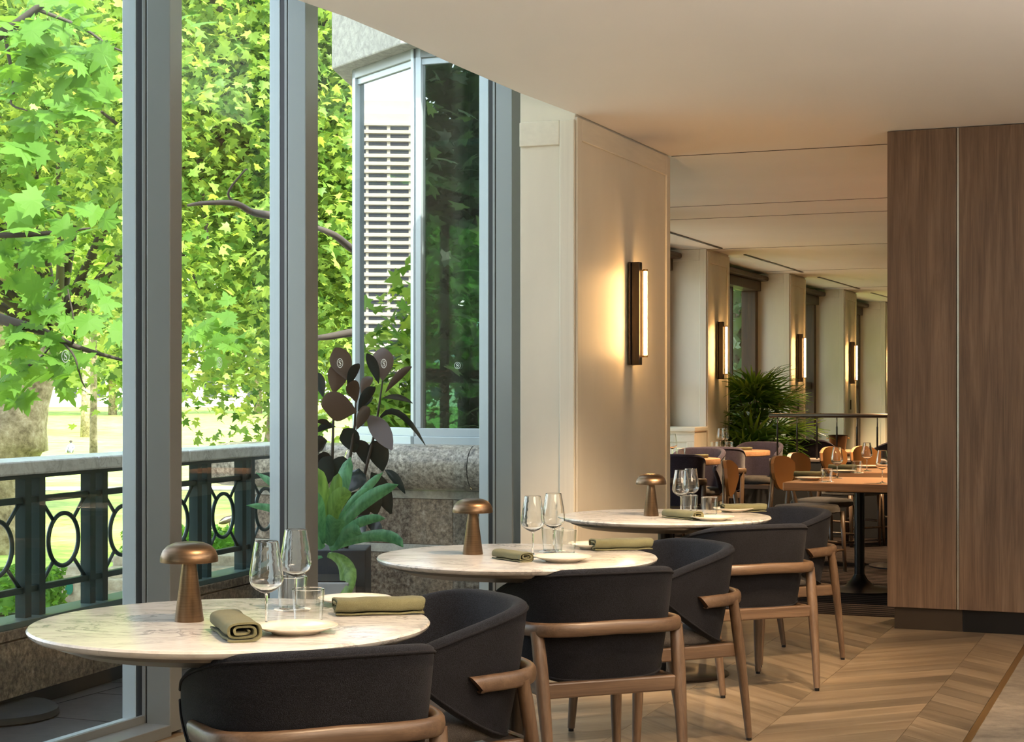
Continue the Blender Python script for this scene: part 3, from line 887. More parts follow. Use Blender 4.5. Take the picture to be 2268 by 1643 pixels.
for i, ((x, y), f, lab) in enumerate(spots):
    c = proto_chair if i == 0 else copy_tree(proto_chair)
    c.location = (x, y, 0)
    c.rotation_euler = (0, 0, math.atan2(f[1], f[0]) - math.pi / 2)
    tag(c, lab, 'chair', 'charcoal tub chairs at the marble tables')

# ================================================================== MARBLE TABLES
def marble_table(x, y, lab):
    t = empty('pedestal_table', (x, y, 0))
    MB().lathe([(.455, .726), (.488, .729), (.497, .736), (.50, .743), (.496, .7485), (.488, .75)], n=96).build('table_top', M['marble'], t, smooth=True, angle=35)
    MB().lathe([(.30, .688), (.40, .697), (.452, .716), (.455, .7255)], n=72).build('under_plate', M['under'], t, smooth=True, angle=35)
    MB().lathe([(.036, .03), (.036, .69)], n=28).build('column', M['bronze'], t, smooth=True, angle=40)
    MB().lathe([(.30, 0), (.30, .006), (.29, .012), (.16, .020), (.08, .032), (.05, .055), (.040, .09), (.037, .12)], n=64).build('base', M['bronze'], t, smooth=True, angle=35)
    return tag(t, lab, 'table', 'round marble pedestal tables')
T1, T2, T3 = (-.707, 4.27), (.018, 6.04), (.730, 8.06)
marble_table(*T1, 'round white marble table nearest the camera, at left by the window')
marble_table(*T2, 'middle round white marble pedestal table by the window pillar')
marble_table(*T3, 'farthest round white marble pedestal table in front of the sconce pillar')

# ---------------------------------------------------------------- tableware kinds
lamp_p = empty('table_lamp')
MB().lathe([(.0365, 0), (.037, .002), (.0160, .158)], n=40).build('stem', M['lamp'], lamp_p, smooth=True, angle=40)
MB().lathe([(.004, .156), (.068, .152), (.0722, .150), (.0728, .153), (.0715, .164), (.066, .178), (.055, .190), (.038, .1975), (.018, .2005), (.002, .2008)], n=56).build('shade', M['lamp'], lamp_p, smooth=True, angle=50)
wine_p = empty('wine_glass')
MB().lathe([(.0038, .088), (.012, .0905), (.026, .098), (.0375, .109), (.0418, .121), (.0412, .134), (.0375, .162), (.0325, .192), (.0289, .2128), (.0285, .215), (.0279, .2156), (.0275, .215), (.0279, .2128), (.0315, .192), (.0365, .162), (.0402, .134), (.0408, .1213), (.0366, .1098), (.025, .0995), (.010, .0935), (.001, .0925)], n=32, cap0=True, cap1=True).build('bowl', M['drink'], wine_p, smooth=True, angle=42)
MB().lathe([(.037, 0), (.0372, .0012), (.022, .0035), (.007, .008), (.0036, .016), (.0030, .05), (.0034, .082), (.0042, .0895)], n=28).build('stem', M['drink'], wine_p, smooth=True)
tumb_p = empty('tumbler')
MB().lathe([(.0335, 0), (.0345, .001), (.0405, .084), (.0402, .0855), (.0397, .084), (.03405, .0055), (.0335, .0050), (.001, .0050)], n=64).build('wall', M['drink'], tumb_p)
plate_p = MB().lathe([(.055, 0), (.058, .001), (.060, .004), (.085, .0115), (.1000, .0180), (.1010, .0192), (.0995, .0198), (.085, .0142), (.066, .0092), (.058, .0078), (.003, .0074)], n=64).build('plate', M['china'], smooth=True)
coast_p = MB().lathe([(.049, 0), (.0492, .0012), (.048, .0016)], n=40).build('coaster', M['paper'])
def napkin_mesh():
    # a linen strip rolled flat: spiral section swept along its length
    sec = []
    N = 64; turns = 2.4
    for i in range(N + 1):
        q = i / N; a = 2 * math.pi * turns * q - 2.3
        ra = lerp(.041, .012, q); rb = lerp(.0215, .0035, q)
        c, s = math.cos(a), math.sin(a)
        sec.append(Vector((ra * math.copysign(abs(c) ** .62, c), .0232 + rb * math.copysign(abs(s) ** .62, s))))
    th = .0022
    mb = MB(); vs = []; fs = []
    xs = [-.112, -.11, -.07, -.03, .01, .05, .085, .108, .11]
    for j, x in enumerate(xs):
        w = 1 + .05 * math.sin(j * 1.7); sag = .0012 * math.sin(j * 2.3)
        for i, p in enumerate(sec):
            a, b = sec[max(i - 1, 0)], sec[min(i + 1, N)]
            t = (b - a).normalized(); n = Vector((-t.y, t.x))
            for d in (-th, th):
                q = p + n * d
                vs.append((x + .004 * math.sin(i * .4), q.x * w, max(0.0004, q.y + sag)))
    m = 2 * (N + 1)
    for j in range(len(xs) - 1):
        for i in range(N):
            for d in (0, 1):
                a, b = j * m + 2 * i + d, j * m + 2 * (i + 1) + d
                fs.append((a, b, b + m, a + m) if d else (b, a, a + m, b + m))
        for i in (0, N):
            a = j * m + 2 * i; fs.append((a, a + 1, a + 1 + m, a + m))
    for j in (0, len(xs) - 1):
        for i in range(N):
            a = j * m + 2 * i; fs.append((a, a + 1, a + 3, a + 2))
    return mb.add(vs, fs)
nap_p = napkin_mesh().build('napkin', M['napkin'], smooth=True, angle=55)
used = {}
def place(proto, loc, lab, cat, grp, rz=0.0, s=1.0):
    if proto.name not in used: used[proto.name] = 1; o = proto
    else: o = copy_tree(proto)
    o.location = loc; o.rotation_euler = (0, 0, rz)
    o.scale = (s,) * 3
    return tag(o, lab, cat, grp)
TZ = .7502
TN = {1: 'nearest marble table', 2: 'middle marble table', 3: 'farthest marble table'}
def nap(k, a, b, lab):
    pa_, pb_ = P(*a, TZ), P(*b, TZ)
    d = pb_ - pa_; c = (pa_ + pb_) / 2; c.z = TZ
    place(nap_p, c, lab, 'napkin', 'rolled olive napkins on the marble tables', math.atan2(d.y, d.x), min(1.1, d.length / .222))
data = {1: dict(lamp=(419, 1375), w=[(590, 1394), (655, 1352)], t=[(683, 1381), (647, 1349)], pl=[(656, 1401), (786, 1338)], n=[((497, 1391), (541, 1424)), ((742, 1362), (936, 1357))]),
        2: dict(lamp=(1047, 1227), w=[(1180, 1233), (1226, 1224)], t=[(1252, 1227), (1224, 1221)], pl=[(1246, 1243), (1318, 1214)], n=[((1103, 1236), (1166, 1245)), ((1313, 1219), (1440, 1216))]),
        3: dict(lamp=(1442, 1142), w=[(1508, 1140), (1530, 1135)], t=[(1572, 1141), (1528, 1136)], pl=[(1578, 1152), (1625, 1133)], n=[((1477, 1146), (1546, 1152)), ((1601, 1134), (1694, 1133))])}
for k, d in data.items():
    n_ = TN[k]
    place(lamp_p, P(*d['lamp'], TZ), 'brushed brass mushroom table lamp on the ' + n_, 'lamp', 'brass mushroom lamps on the marble tables')
    for (u, v), w_ in zip(d['w'], ('left', 'right')):
        place(wine_p, P(u, v, TZ), '%s of the two empty stemmed wine glasses on the %s' % (w_, n_), 'wine glass', 'wine glasses on the marble tables')
    for (u, v), w_ in zip(d['t'], ('front right', 'back left')):
        c = P(u, v, TZ)
        place(coast_p, c, 'thin white coaster under the %s tumbler on the %s' % (w_, n_), 'coaster', 'coasters on the marble tables')
        place(tumb_p, c + Vector((0, 0, .0018)), '%s clear water tumbler on the %s' % (w_, n_), 'tumbler', 'tumblers on the marble tables')
    for (u, v), w_ in zip(d['pl'], ('front cream side plate beside the tumbler', 'back cream side plate behind the long napkin')):
        place(plate_p, P(u, v, TZ), '%s on the %s' % (w_, n_), 'plate', 'side plates on the marble tables')
    for (a, b), w_ in zip(d['n'], ('rolled olive napkin with its end toward the camera, front left', 'rolled olive napkin lying lengthwise at right')):
        nap(k, a, b, '%s on the %s' % (w_, n_))

# ================================================================== SCONCES
def sconce(org, lab, sc_=1.0, h=.60):
    t = empty('wall_sconce', org, math.atan2(P2.y, P2.x))     # local x points out of the wall
    MB().box(0, .012, -.045, .045, 0, h).build('back_plate', M['bronze'], t, bevel=.002)
    MB().box(.012, .062, -.026, .026, 0, h).build('channel', M['bronze'], t, bevel=.003)
    for z in (.045, h - .055):
        MB().lathe([(.014, z), (.014, z + .012)], (.090, 0, 0), 14).build('collar', M['brass'], t)
        MB().box(.060, .092, -.005, .005, z, z + .010).build('bracket', M['brass'], t)
    MB().lathe([(.0105, .056), (.0105, h - .054)], (.090, 0, 0), 14).build('light_tube', M['tube'], t, smooth=True, angle=50)
    tag(t, lab, 'wall light', 'slim vertical tube sconces')
    return t
q = ray_line(1397, sp(8.5, -3.116), S2)
sconce((q.x, q.y, 1.50), 'large glowing tube sconce on the nearest cream pillar')
for s_, lab in ((16.85, 'glowing tube sconce on the pillar behind the potted palm'), (20.59, 'glowing tube sconce on the pillar just right of the palm'),
                (23.97, 'small glowing tube sconce on the far pillar above the metal railing'), (27.3, 'farthest glowing tube sconce half hidden by the walnut cabinet')):
    q = sp(s_ + .40, -4.750)
    sconce((q.x, q.y, 1.50), lab)
for s_, lab in ((20.59, 'slim dark door-pull slot below the sconce right of the palm'), (23.97, 'slim dark slot below the sconce above the railing')):
    q = sp(s_ + .40, -4.750)
    o = MB().box(0, .012, -.02, .02, 0, .14).build('wall_plate', M['bronze'], bevel=.002)
    o.location = (q.x, q.y, 1.13); o.rotation_euler = (0, 0, math.atan2(P2.y, P2.x))
    tag(o, lab, 'wall plate', 'wall plates under sconces')

# ================================================================== FAR ROOM FURNITURE
GZ = .785
def round_wood_table(x, y, r, z, lab):
    t = empty('round_wood_table', (x, y, .006))
    MB().lathe([(r - .01, z - .056), (r, z - .050), (r, z - .012), (r - .004, z - .006)], n=56).build('table_top', M['tablewood'], t, smooth=True, angle=35)
    MB().lathe([(.03, .03), (.03, z - .056)], n=16).build('column', M['black'], t, smooth=True, angle=40)
    MB().lathe([(.24, 0), (.24, .01), (.06, .03), (.03, .07)], n=32).build('base', M['black'], t, smooth=True, angle=40)
    return tag(t, lab, 'table', 'round wooden tables in the far room')
G1, G2 = (1.375, 14.6), (2.13, 16.75)
round_wood_table(*G1, .42, GZ, 'round beech table beside the pillar in the far room')
round_wood_table(*G2, .42, GZ, 'round beech table in front of the potted palm')
far_chair = make_chair(M['plum'], M['plum'], '')
def far_place(first, x, y, f, lab):
    c = first if not used.get('fc') else copy_tree(first)
    used['fc'] = 1
    c.location = (x, y, .006); c.rotation_euler = (0, 0, math.atan2(f[1], f[0]) - math.pi / 2)
    c.scale = (.88, .88, 1.13)
    return tag(c, lab, 'chair', 'plum tub chairs in the far room')
far_place(far_chair, 1.33, 13.85, (.05, 1), 'plum tub chair seen from behind, cut by the sconce pillar')
far_place(far_chair, 1.93, 15.85, (.15, 1), 'plum tub chair seen from behind between the two round beech tables')
far_place(far_chair, 1.66, 15.25, (-.45, -.9), 'plum tub chair facing the camera behind the first round beech table')
far_place(far_chair, 2.50, 17.25, (-.45, -.9), 'plum tub chair facing the camera beside the potted palm')
def gz(u, v): return P(u, v, GZ)
TZ2 = GZ + .006 - .006 + .0004
for u, v, lab in ((1489, 1017, 'wine glass half hidden by the pillar on the far round table'), (1596, 996, 'left wine glass on the round table near the palm'), (1606, 995, 'right wine glass on the round table near the palm')):
    c = P(u, v, GZ); place(wine_p, c, lab, 'wine glass', 'wine glasses in the far room')
for u, v, lab in ((1508, 1014, 'water tumbler on the round beech table by the pillar'), (1582, 997, 'left tumbler on the round table near the palm'), (1615, 997, 'right tumbler on the round table near the palm')):
    place(tumb_p, P(u, v, GZ), lab, 'tumbler', 'tumblers in the far room')
for u, v, lab in ((1515, 1013, 'cream plate on the round beech table by the pillar'), (1630, 995, 'cream plate on the round table near the palm')):
    place(plate_p, P(u, v, GZ), lab, 'plate', 'plates in the far room')
for u, v, lab, a in ((1547, 1014, 'rolled olive napkin on the round beech table by the pillar', .3), (1647, 997, 'rolled olive napkin on the round table near the palm', .3)):
    place(nap_p, P(u, v, GZ), lab, 'napkin', 'napkins in the far room', a, .75)

# rectangular beech tables behind the cabinet
def rect_table(c, lab, w=1.5, d=.92):
    t = empty('rectangular_table', c, math.atan2(P2.y, P2.x))
    MB().prism([(0, 0), (w, 0), (w, d), (0, d)], .688, .744).build('table_top', M['tablewood'], t, bevel=.008)
    for x in (.42, w - .3):
        MB().lathe([(.034, .06), (.034, .67)], (x, d / 2, 0), 20).build('column', M['black'], t, smooth=True, angle=40)
        MB().lathe([(.27, 0), (.27, .010), (.10, .03), (.055, .075), (.036, .11)], (x, d / 2, 0), 40).build('base', M['black'], t, smooth=True, angle=40)
    MB().box(.2, w - .1, d / 2 - .05, d / 2 + .05, .66, .688).build('under_frame', M['black'], t)
    return tag(t, lab, 'table', 'rectangular beech tables in the far room')
RT1 = P(1733, 1068, .75); RT1.z = .006
RT2 = RT1 + S2 * 1.72 + P2 * .02; RT2.z = .006
rect_table(RT1, 'nearer rectangular beech table running behind the walnut cabinet')
rect_table(RT2, 'second rectangular beech table further behind the first one')
def tan_chair():
    t = empty('leather_chair')
    # curved back pad, leather in front and wooden shell behind
    for (nm, mt, r0, r1) in (('backrest', M['tan'], .40, .422), ('back_shell', M['chairwood'], .4225, .433)):
        vs, fs = [], []
        nu, nv = 13, 9
        for side in (0, 1):
            r_ = (r0, r1)[side]
            for i in range(nu):
                x = -1 + 2 * i / (nu - 1)
                hw = math.radians(22) * x
                top = .805 - .05 * abs(x) ** 3; bot = .565 + .12 * abs(x) ** 2.2
                for j in range(nv):
                    z = lerp(bot, top, j / (nv - 1))
                    lean = -.10 * (z - .5)
                    vs.append((r_ * math.sin(hw), .20 - r_ * math.cos(hw) + lean, z))
        m_ = nu * nv
        for i in range(nu - 1):
            for j in range(nv - 1):
                a = i * nv + j
                fs.append((a, a + nv, a + nv + 1, a + 1)); fs.append((m_ + a, m_ + a + 1, m_ + a + nv + 1, m_ + a + nv))
        for j in range(nv - 1):
            for a in (j, (nu - 1) * nv + j): fs.append((a, a + 1, m_ + a + 1, m_ + a))
        for i in range(nu - 1):
            for a in (i * nv, i * nv + nv - 1): fs.append((a, a + nv, m_ + a + nv, m_ + a))
        MB().add(vs, fs).build(nm, mt, t, smooth=True, angle=50)
    for sx in (-1, 1):
        MB().tube([(sx * .20, -.24, 0), (sx * .185, -.205, .44), (sx * .11, -.228, .68)], [.013, .019, .012], 10).build('leg', M['chairwood'], t, smooth=True)
        MB().tube([(sx * .20, .21, 0), (sx * .19, .19, .42)], [.013, .019], 10).build('leg', M['chairwood'], t, smooth=True)
        MB().tube([(sx * .197, -.22, .20), (sx * .195, .20, .20)], .009, 8).build('stretcher', M['chairwood'], t, smooth=True)
    MB().tube([(-.195, .20, .15), (.195, .20, .15)], .009, 8).build('stretcher', M['chairwood'], t, smooth=True)
    vs, fs = [], []; K = 28
    layers = [(.9, .41), (1, .42), (1, .445), (.93, .465), (.5, .475), (.02, .476)]
    for r_, z in layers:
        for k in range(K):
            a = 2 * math.pi * k / K; c, s = math.cos(a), math.sin(a)
            vs.append((r_ * .225 * math.copysign(abs(c) ** .6, c), r_ * .215 * math.copysign(abs(s) ** .6, s), z))
    for i in range(len(layers) - 1):
        for k in range(K):
            k2 = (k + 1) % K; fs.append((i * K + k, i * K + k2, (i + 1) * K + k2, (i + 1) * K + k))
    fs += [tuple(reversed(range(K))), tuple((len(layers) - 1) * K + k for k in range(K))]
    MB().add(vs, fs).build('seat', M['seat'], t, smooth=True, angle=50)
    return t
tc = tan_chair()
def tcp(x, y, f, lab):
    c = tc if not used.get('tc') else copy_tree(tc)
    used['tc'] = 1
    c.location = (x, y, .006); c.rotation_euler = (0, 0, math.atan2(f[1], f[0]) - math.pi / 2)
    c.scale = (1, 1, 1.07)
    tag(c, lab, 'chair', 'tan leather chairs in the far room')
def pq(u, Y): return ((u - CX) / F * Y, Y)
tcp(*pq(1683, 11.9), (.925, -.38), 'tan leather chair seen from the side left of the nearer beech table')
q = RT1 + P2 * .33 + S2 * 1.32; tcp(*pq(1787, 12.7), (.75, -.66), 'tan leather chair behind the left end of the nearer beech table')
q = RT1 + P2 * .90 + S2 * 1.32; tcp(*pq(1820, 13.45), (.75, -.66), 'tan leather chair just left of the tall wine glass')
q = RT2 + P2 * .30 + S2 * 1.32; tcp(*pq(1884, 15.0), (.55, -.83), 'tan leather chair behind the second beech table near the ice bucket')
q = RT2 + P2 * .72 + S2 * 1.32; tcp(*pq(1950, 15.2), (.5, -.87), 'tan leather chair behind the second beech table near the cabinet edge')
RZ = .7504
for u, v, lab in ((1854, 1059, 'wine glass at the front of the nearer beech table'), (1920, 1043, 'wine glass on the second beech table'), (1954, 1070, 'wine glass beside the cabinet edge on the nearer beech table')):
    place(wine_p, P(u, v, RZ), lab, 'wine glass', 'wine glasses in the far room')
for u, v, lab in ((1831, 1067, 'short tumbler at the front of the nearer beech table'), (1898, 1047, 'short tumbler on the second beech table')):
    c = P(u, v, RZ)
    place(coast_p, c, 'white coaster under the ' + lab, 'coaster', 'coasters in the far room')
    place(tumb_p, c + Vector((0, 0, .0018)), lab, 'tumbler', 'tumblers in the far room')
for u, v, lab in ((1793, 1063, 'cream plate on the left corner of the nearer beech table'), (1866, 1047, 'cream plate on the second beech table'), (1925, 1036, 'cream plate at the right of the second beech table')):
    place(plate_p, P(u, v, RZ), lab, 'plate', 'plates in the far room')
for u, v, lab, a in ((1793, 1056, 'rolled olive napkin behind the plate on the nearer beech table', -.3), (1866, 1040, 'rolled olive napkin behind the plate on the second beech table', -.3)):
    place(nap_p, P(u, v, RZ), lab, 'napkin', 'napkins in the far room', a, .95)

# black divider with a metal railing
dv0 = Vector(((1706 - CX) / F * 16.0, 16.0, .006))
dv = empty('room_divider', dv0, math.atan2(P2.y, P2.x)); tag(dv, 'low black divider cabinet behind the tan leather chairs', 'cabinet')
MB().box(0, 2.4, 0, .32, 0, .70).build('body', pmat('black_lacquer', (.005, .0045, .0045), .6), dv, bevel=.004)
MB().box(-.01, 2.41, -.01, .33, .70, .725).build('top', pmat('grey_brown_top', (.13, .10, .085), .4), dv, bevel=.004)
rl = empty('metal_railing', dv0 + Vector((0, 0, .725)), math.atan2(P2.y, P2.x)); tag(rl, 'bronze handrail on slim black balusters above the divider', 'railing')
MB().tube([(-.03, .08, .408), (2.4, .08, .408)], .021, 14).build('handrail', M['bronze'], rl, smooth=True)
for k in range(12):
    x = .05 + .188 * k
    MB().lathe([(.0085, 0), (.0085, .30), (.0055, .31), (.0055, .392)], (x, .08, 0), 10).build('baluster', M['black'], rl, smooth=True)
# far table with ice bucket
q = Vector((3.72, 19.3, 0))
round_wood_table(q.x, q.y, .5, .70, 'far round table with the ice bucket behind the railing')
ib = empty('ice_bucket', Vector(((1856 - CX) / F * 19.0, 19.0, .701)))
MB().lathe([(.075, 0), (.078, .004), (.105, .17), (.112, .178), (.112, .186), (.100, .184), (.076, .02), (.002, .02)], n=28, cap1=False).build('body', M['bronze'], ib, smooth=True, angle=50)
for sx in (-1, 1):
    MB().tube([(sx * (.108 + .02 * math.sin(a)), .03 * math.cos(a), .15) for a in [math.pi * k / 8 for k in range(9)]], .006, 8).build('handle', M['brass'], ib, smooth=True)
tag(ib, 'dark metal ice bucket with brass handles on the far table', 'ice bucket')
for u, v, lab in ((1815, 1000, 'left of two tumblers beside the ice bucket'), (1829, 1000, 'right of two tumblers beside the ice bucket')):
    place(tumb_p, PY(u, 1001, 19.25) * 1.0, lab, 'tumbler', 'tumblers in the far room')
    bpy.context.view_layer.update()
for o in [o for o in bpy.data.objects if o.get('label', '').endswith('beside the ice bucket')]: o.location.z = .7004
far_place(far_chair, 3.30, 18.6, (.5, .85), 'plum tub chair just behind the black divider, left of the ice bucket')
far_place(far_chair, 4.25, 18.75, (-.5, .7), 'plum tub chair behind the railing, right of the ice bucket')
far_place(far_chair, 4.9, 20.6, (-.6, -.5), 'plum tub chair farthest back beside the warm lit wall')

# potted palm
pp = empty('potted_palm', (2.63, 18.4, .006)); tag(pp, 'bushy dark green potted palm behind the round tables', 'plant')
MB().prism([(-.2, -.2), (.2, -.2), (.2, .2), (-.2, .2)], 0, .42).build('planter', M['pot_dark'], pp, bevel=.01)
rp = random.Random(3)
def frond_mesh(seed, n=11, L=.46):
    r2 = random.Random(seed); mb = MB()
    for k in range(n):
        a = lerp(-1.25, 1.25, k / (n - 1)); ln = L * (1 - .25 * abs(a) / 1.25) * r2.uniform(.9, 1.1)
        d = Vector((math.sin(a), math.cos(a), 0)); sd = Vector((d.y, -d.x, 0))
        vs = []
        for j in range(5):
            q = j / 4; w = .017 * (math.sin(math.pi * min(1, q * .85 + .12))) * (1 - .6 * q ** 3)
            c = d * (ln * q) + Vector((0, 0, -.55 * ln * q * q * r2.uniform(.8, 1.2) + .05 * q))
            vs += [c - sd * w + Vector((0, 0, .006)), c, c + sd * w + Vector((0, 0, .006))]
        fs = []
        for j in range(4):
            fs += [(j * 3, j * 3 + 1, j * 3 + 4, j * 3 + 3), (j * 3 + 1, j * 3 + 2, j * 3 + 5, j * 3 + 4)]
        mb.add(vs, fs)
    return mb.mesh('frond', M['palm'], True)
fr = [frond_mesh(s) for s in range(4)]
for k in range(84):
    a = rp.uniform(0, 2 * math.pi); h = rp.uniform(.55, 1.42); rr = rp.uniform(.03, .30) + (.12 if h < .95 else 0)
    tip = Vector((rr * math.cos(a), rr * math.sin(a), h))
    if k % 2 == 0:
        MB().tube([(.05 * math.cos(a), .05 * math.sin(a), .40), (.4 * tip.x, .4 * tip.y, .4 + .65 * (h - .4)), tip], .004, 5).build('stem', M['barkdark'], pp)
    put('frond', fr[k % 4], pp, tip, (rp.uniform(.25, 1.15), rp.uniform(-.3, .3), a - math.pi / 2), rp.uniform(.75, 1.1))

# ================================================================== LAMPS OF THE ROOM (out of frame in the near ceiling, unseen spots without fittings under the far one)
def spot(loc, target, power, lab, size=R(52), blend=.6, color=(1, .70, .42), rad=.05, body=True):
    d = bpy.data.lights.new('downlight_bulb', 'SPOT')
    d.energy = power; d.spot_size = size; d.spot_blend = blend; d.color = color; d.shadow_soft_size = rad
    o = bpy.data.objects.new('downlight_bulb', d)
    o.location = loc
    o.rotation_euler = (Vector(loc) - Vector(target)).to_track_quat('Z', 'Y').to_euler()
    col.objects.link(o)
    if body:
        t = empty('ceiling_downlight', (loc[0], loc[1], CEIL))
        MB().lathe([(.035, -.004), (.052, -.004), (.052, 0), (.035, 0)], n=28, cap0=False, cap1=False).build('rim', M['black'], t)
        MB().lathe([(.034, -.001), (.034, 0)], n=24).build('lens', M['lens'], t)
        tag(t, lab, 'downlight', 'ceiling downlights above the marble tables')
        o.location = (loc[0], loc[1], CEIL - .03)
    return o
spot((.25, 3.55, CEIL), (-.45, 4.25, .75), 62, 'ceiling downlight above the nearest marble table')
spot((.85, 5.35, CEIL), (.22, 6.05, .75), 70, 'ceiling downlight above the middle marble table')
spot((1.45, 6.25, CEIL), (.95, 8.0, .75), 110, 'ceiling downlight aimed at the farthest marble table', R(46))
spot((2.05, 6.30, CEIL), (1.45, 8.2, 0), 95, 'ceiling downlight aimed at the oak floor by the last chair', R(58))
spot((1.75, 4.6, CEIL), (1.1, 6.5, 0), 60, 'ceiling downlight above the oak floor', R(64))
for (s_, p_, pw) in ((11.9, -1.3, 170), (13.2, -1.0, 170), (14.6, -3.4, 240), (16.4, -3.2, 240), (19.2, -3.4, 240), (22.5, -3.2, 260), (26.0, -3.6, 480)):
    q = sp(s_, p_, CEIL - .02)
    spot(q, (q.x, q.y, 0), pw, '', R(95), .8, (1, .68, .38), .08, False)

# standing uplighters added out of frame, only to brighten the ceiling
for k, (x, y, pw) in enumerate(((2.0, 1.6, 52), (3.7, 3.6, 50))):
    t = empty('added_uplighter', (x, y, 0))
    MB().lathe([(.15, 0), (.15, .012), (.03, .025)], n=32).build('base', M['bronze'], t, smooth=True, angle=40)
    MB().lathe([(.012, .02), (.012, 1.22)], n=14).build('pole', M['bronze'], t, smooth=True, angle=40)
    MB().lathe([(.02, 1.20), (.10, 1.24), (.17, 1.32), (.18, 1.34), (.172, 1.335), (.09, 1.26), (.01, 1.25)], n=32).build('bowl', M['brass'], t, smooth=True)
    tag(t, 'added out-of-frame bronze uplighter %s the walnut cabinet' % ['far in front of', 'to the right in front of'][k], 'floor lamp', 'added uplighters for ceiling fill')
    d = bpy.data.lights.new('added_uplighter_fill', 'AREA'); d.shape = 'DISK'; d.size = .26; d.energy = pw; d.color = (1, .93, .86)
    o = bpy.data.objects.new('added_uplighter_fill', d); o.location = (x, y, 1.345); o.rotation_euler = (math.pi, 0, 0); col.objects.link(o)

# ================================================================== BALCONY PLANTS
def strap_leaf(base, tip, width, bend=.0, side=None, mid=None, segs=7, fold=.25, blunt=.5, base_w=.55, curl=None):
    base, tip = Vector(base), Vector(tip)
    if mid is None: mid = (base + tip) / 2 + Vector((0, 0, bend))
    else: mid = Vector(mid)
    d = tip - base
    sd = Vector(side) if side else d.cross(Vector((0, -1, 0)))
    if sd.length < 1e-4: sd = Vector((1, 0, 0))
    sd.normalize()
    vs, fs = [], []
    c1 = mid * 2 - (base + tip) * .5
    for j in range(segs + 1):
        q = j / segs
        c = base * (1 - q) ** 2 + c1 * (2 * q * (1 - q)) + tip * q * q
        t = ((c1 - base) * (2 * (1 - q)) + (tip - c1) * (2 * q)).normalized()
        s2 = (sd - t * sd.dot(t)).normalized()
        n = t.cross(s2)
        w = width * .5 * (lerp(base_w, 1, min(1, q / .55)) if q < .55 else (1 - ((q - .55) / .45) ** 2.2) ** blunt if q < 1 else .02)
        w = max(w, width * .02)
        vs += [c - s2 * w + n * (fold * w), c, c + s2 * w + n * (fold * w)]
    for j in range(segs):
        fs += [(j * 3, j * 3 + 1, j * 3 + 4, j * 3 + 3), (j * 3 + 1, j * 3 + 2, j * 3 + 5, j * 3 + 4)]
    return MB().add(vs, fs)
def oval_leaf(base, tip, width, side=None, fold=.18, mid=None):
    base, tip = Vector(base), Vector(tip)
    d = tip - base
    sd = Vector(side) if side else d.cross(Vector((0, -1, 0)))
    sd.normalize()
    prof = [0.04, .42, .74, .93, 1.0, .95, .80, .52, .10]
    vs, fs = [], []
    c1 = (Vector(mid) * 2 - (base + tip) * .5) if mid is not None else (base + tip) / 2
    for j, pw in enumerate(prof):
        q = j / (len(prof) - 1)
        c = base * (1 - q) ** 2 + c1 * (2 * q * (1 - q)) + tip * q * q
        t = ((c1 - base) * (2 * (1 - q)) + (tip - c1) * (2 * q)).normalized()
        s2 = (sd - t * sd.dot(t)).normalized(); n = t.cross(s2)
        w = width * .5 * pw
        vs += [c - s2 * w + n * (fold * w), c, c + s2 * w + n * (fold * w)]
    for j in range(len(prof) - 1):
        fs += [(j * 3, j * 3 + 1, j * 3 + 4, j * 3 + 3), (j * 3 + 1, j * 3 + 2, j * 3 + 5, j * 3 + 4)]
    return MB().add(vs, fs)

YB = 8.72
bro = empty('bromeliad', PY(716, 1330, YB).xy.to_3d() + Vector((-.04, 0, -.02)))
tag(bro, 'large green strap-leaved bromeliad in a light grey planter outside the window', 'plant')
bo = Vector(bro.location)
MB().prism([(-.19, -.19), (.19, -.19), (.19, .19), (-.19, .19)], 0, .40).build('planter', M['pot_grey'], bro, bevel=.008)
MB().box(-.175, .175, -.175, .175, .395, .405).build('soil', M['soil'], bro)
bcount = [0]
def bl(b, t, w, mid=None, dy=0.0, base_w=.55, tilt=0.0, blunt=.5):
    B = PY(*b, YB - .02); T = PY(*t, YB + dy)
    md = PY(*mid, YB + dy * .5) if mid else None
    W_ = w * .86 * YB / F
    d = (T - B)
    side = d.cross(Vector((tilt, -1, tilt)))
    strap_leaf(B - bo, T - bo, W_, .03, side, None if md is None else md - bo, 9, .58, blunt, base_w).build('leaf', M['brom2' if bcount[0] in (0, 2, 3, 9) else 'brom'], bro, smooth=True)
    bcount[0] += 1
bl((722, 1195), (703, 1036), 40, dy=-.10)
bl((730, 1185), (776, 1012), 40, dy=.16)
bl((728, 1190), (750, 1048), 34, dy=-.02)
bl((732, 1195), (778, 1090), 46, mid=(740, 1120), dy=-.14, base_w=.5)
bl((735, 1190), (848, 1046), 24, dy=.10)
bl((736, 1190), (815, 1080), 28, dy=.02)
bl((738, 1195), (882, 1073), 36, mid=(798, 1118), dy=-.06)
bl((735, 1205), (853, 1148), 26, mid=(790, 1160), dy=-.10)
bl((730, 1215), (893, 1212), 32, mid=(835, 1186), dy=-.12)
bl((726, 1225), (757, 1332), 46, mid=(765, 1255), dy=-.24, base_w=.4)
bl((722, 1200), (545, 1119), 22, mid=(640, 1140), dy=.0)
bl((722, 1195), (567, 1046), 24, mid=(650, 1110), dy=.12)
bl((730, 1210), (745, 1150), 50, dy=-.2, blunt=.8)
bl((715, 1205), (690, 1090), 42, dy=-.2)
bl((715, 1215), (640, 1190), 36, mid=(675, 1170), dy=-.2)
bl((712, 1230), (690, 1320), 40, mid=(680, 1250), dy=-.25, base_w=.4)
bl((738, 1215), (800, 1180), 36, mid=(770, 1180), dy=-.2)
YR = 9.02
rub = empty('rubber_plant', PY(762, 1330, YR).xy.to_3d() + Vector((0, .1, -.02)))
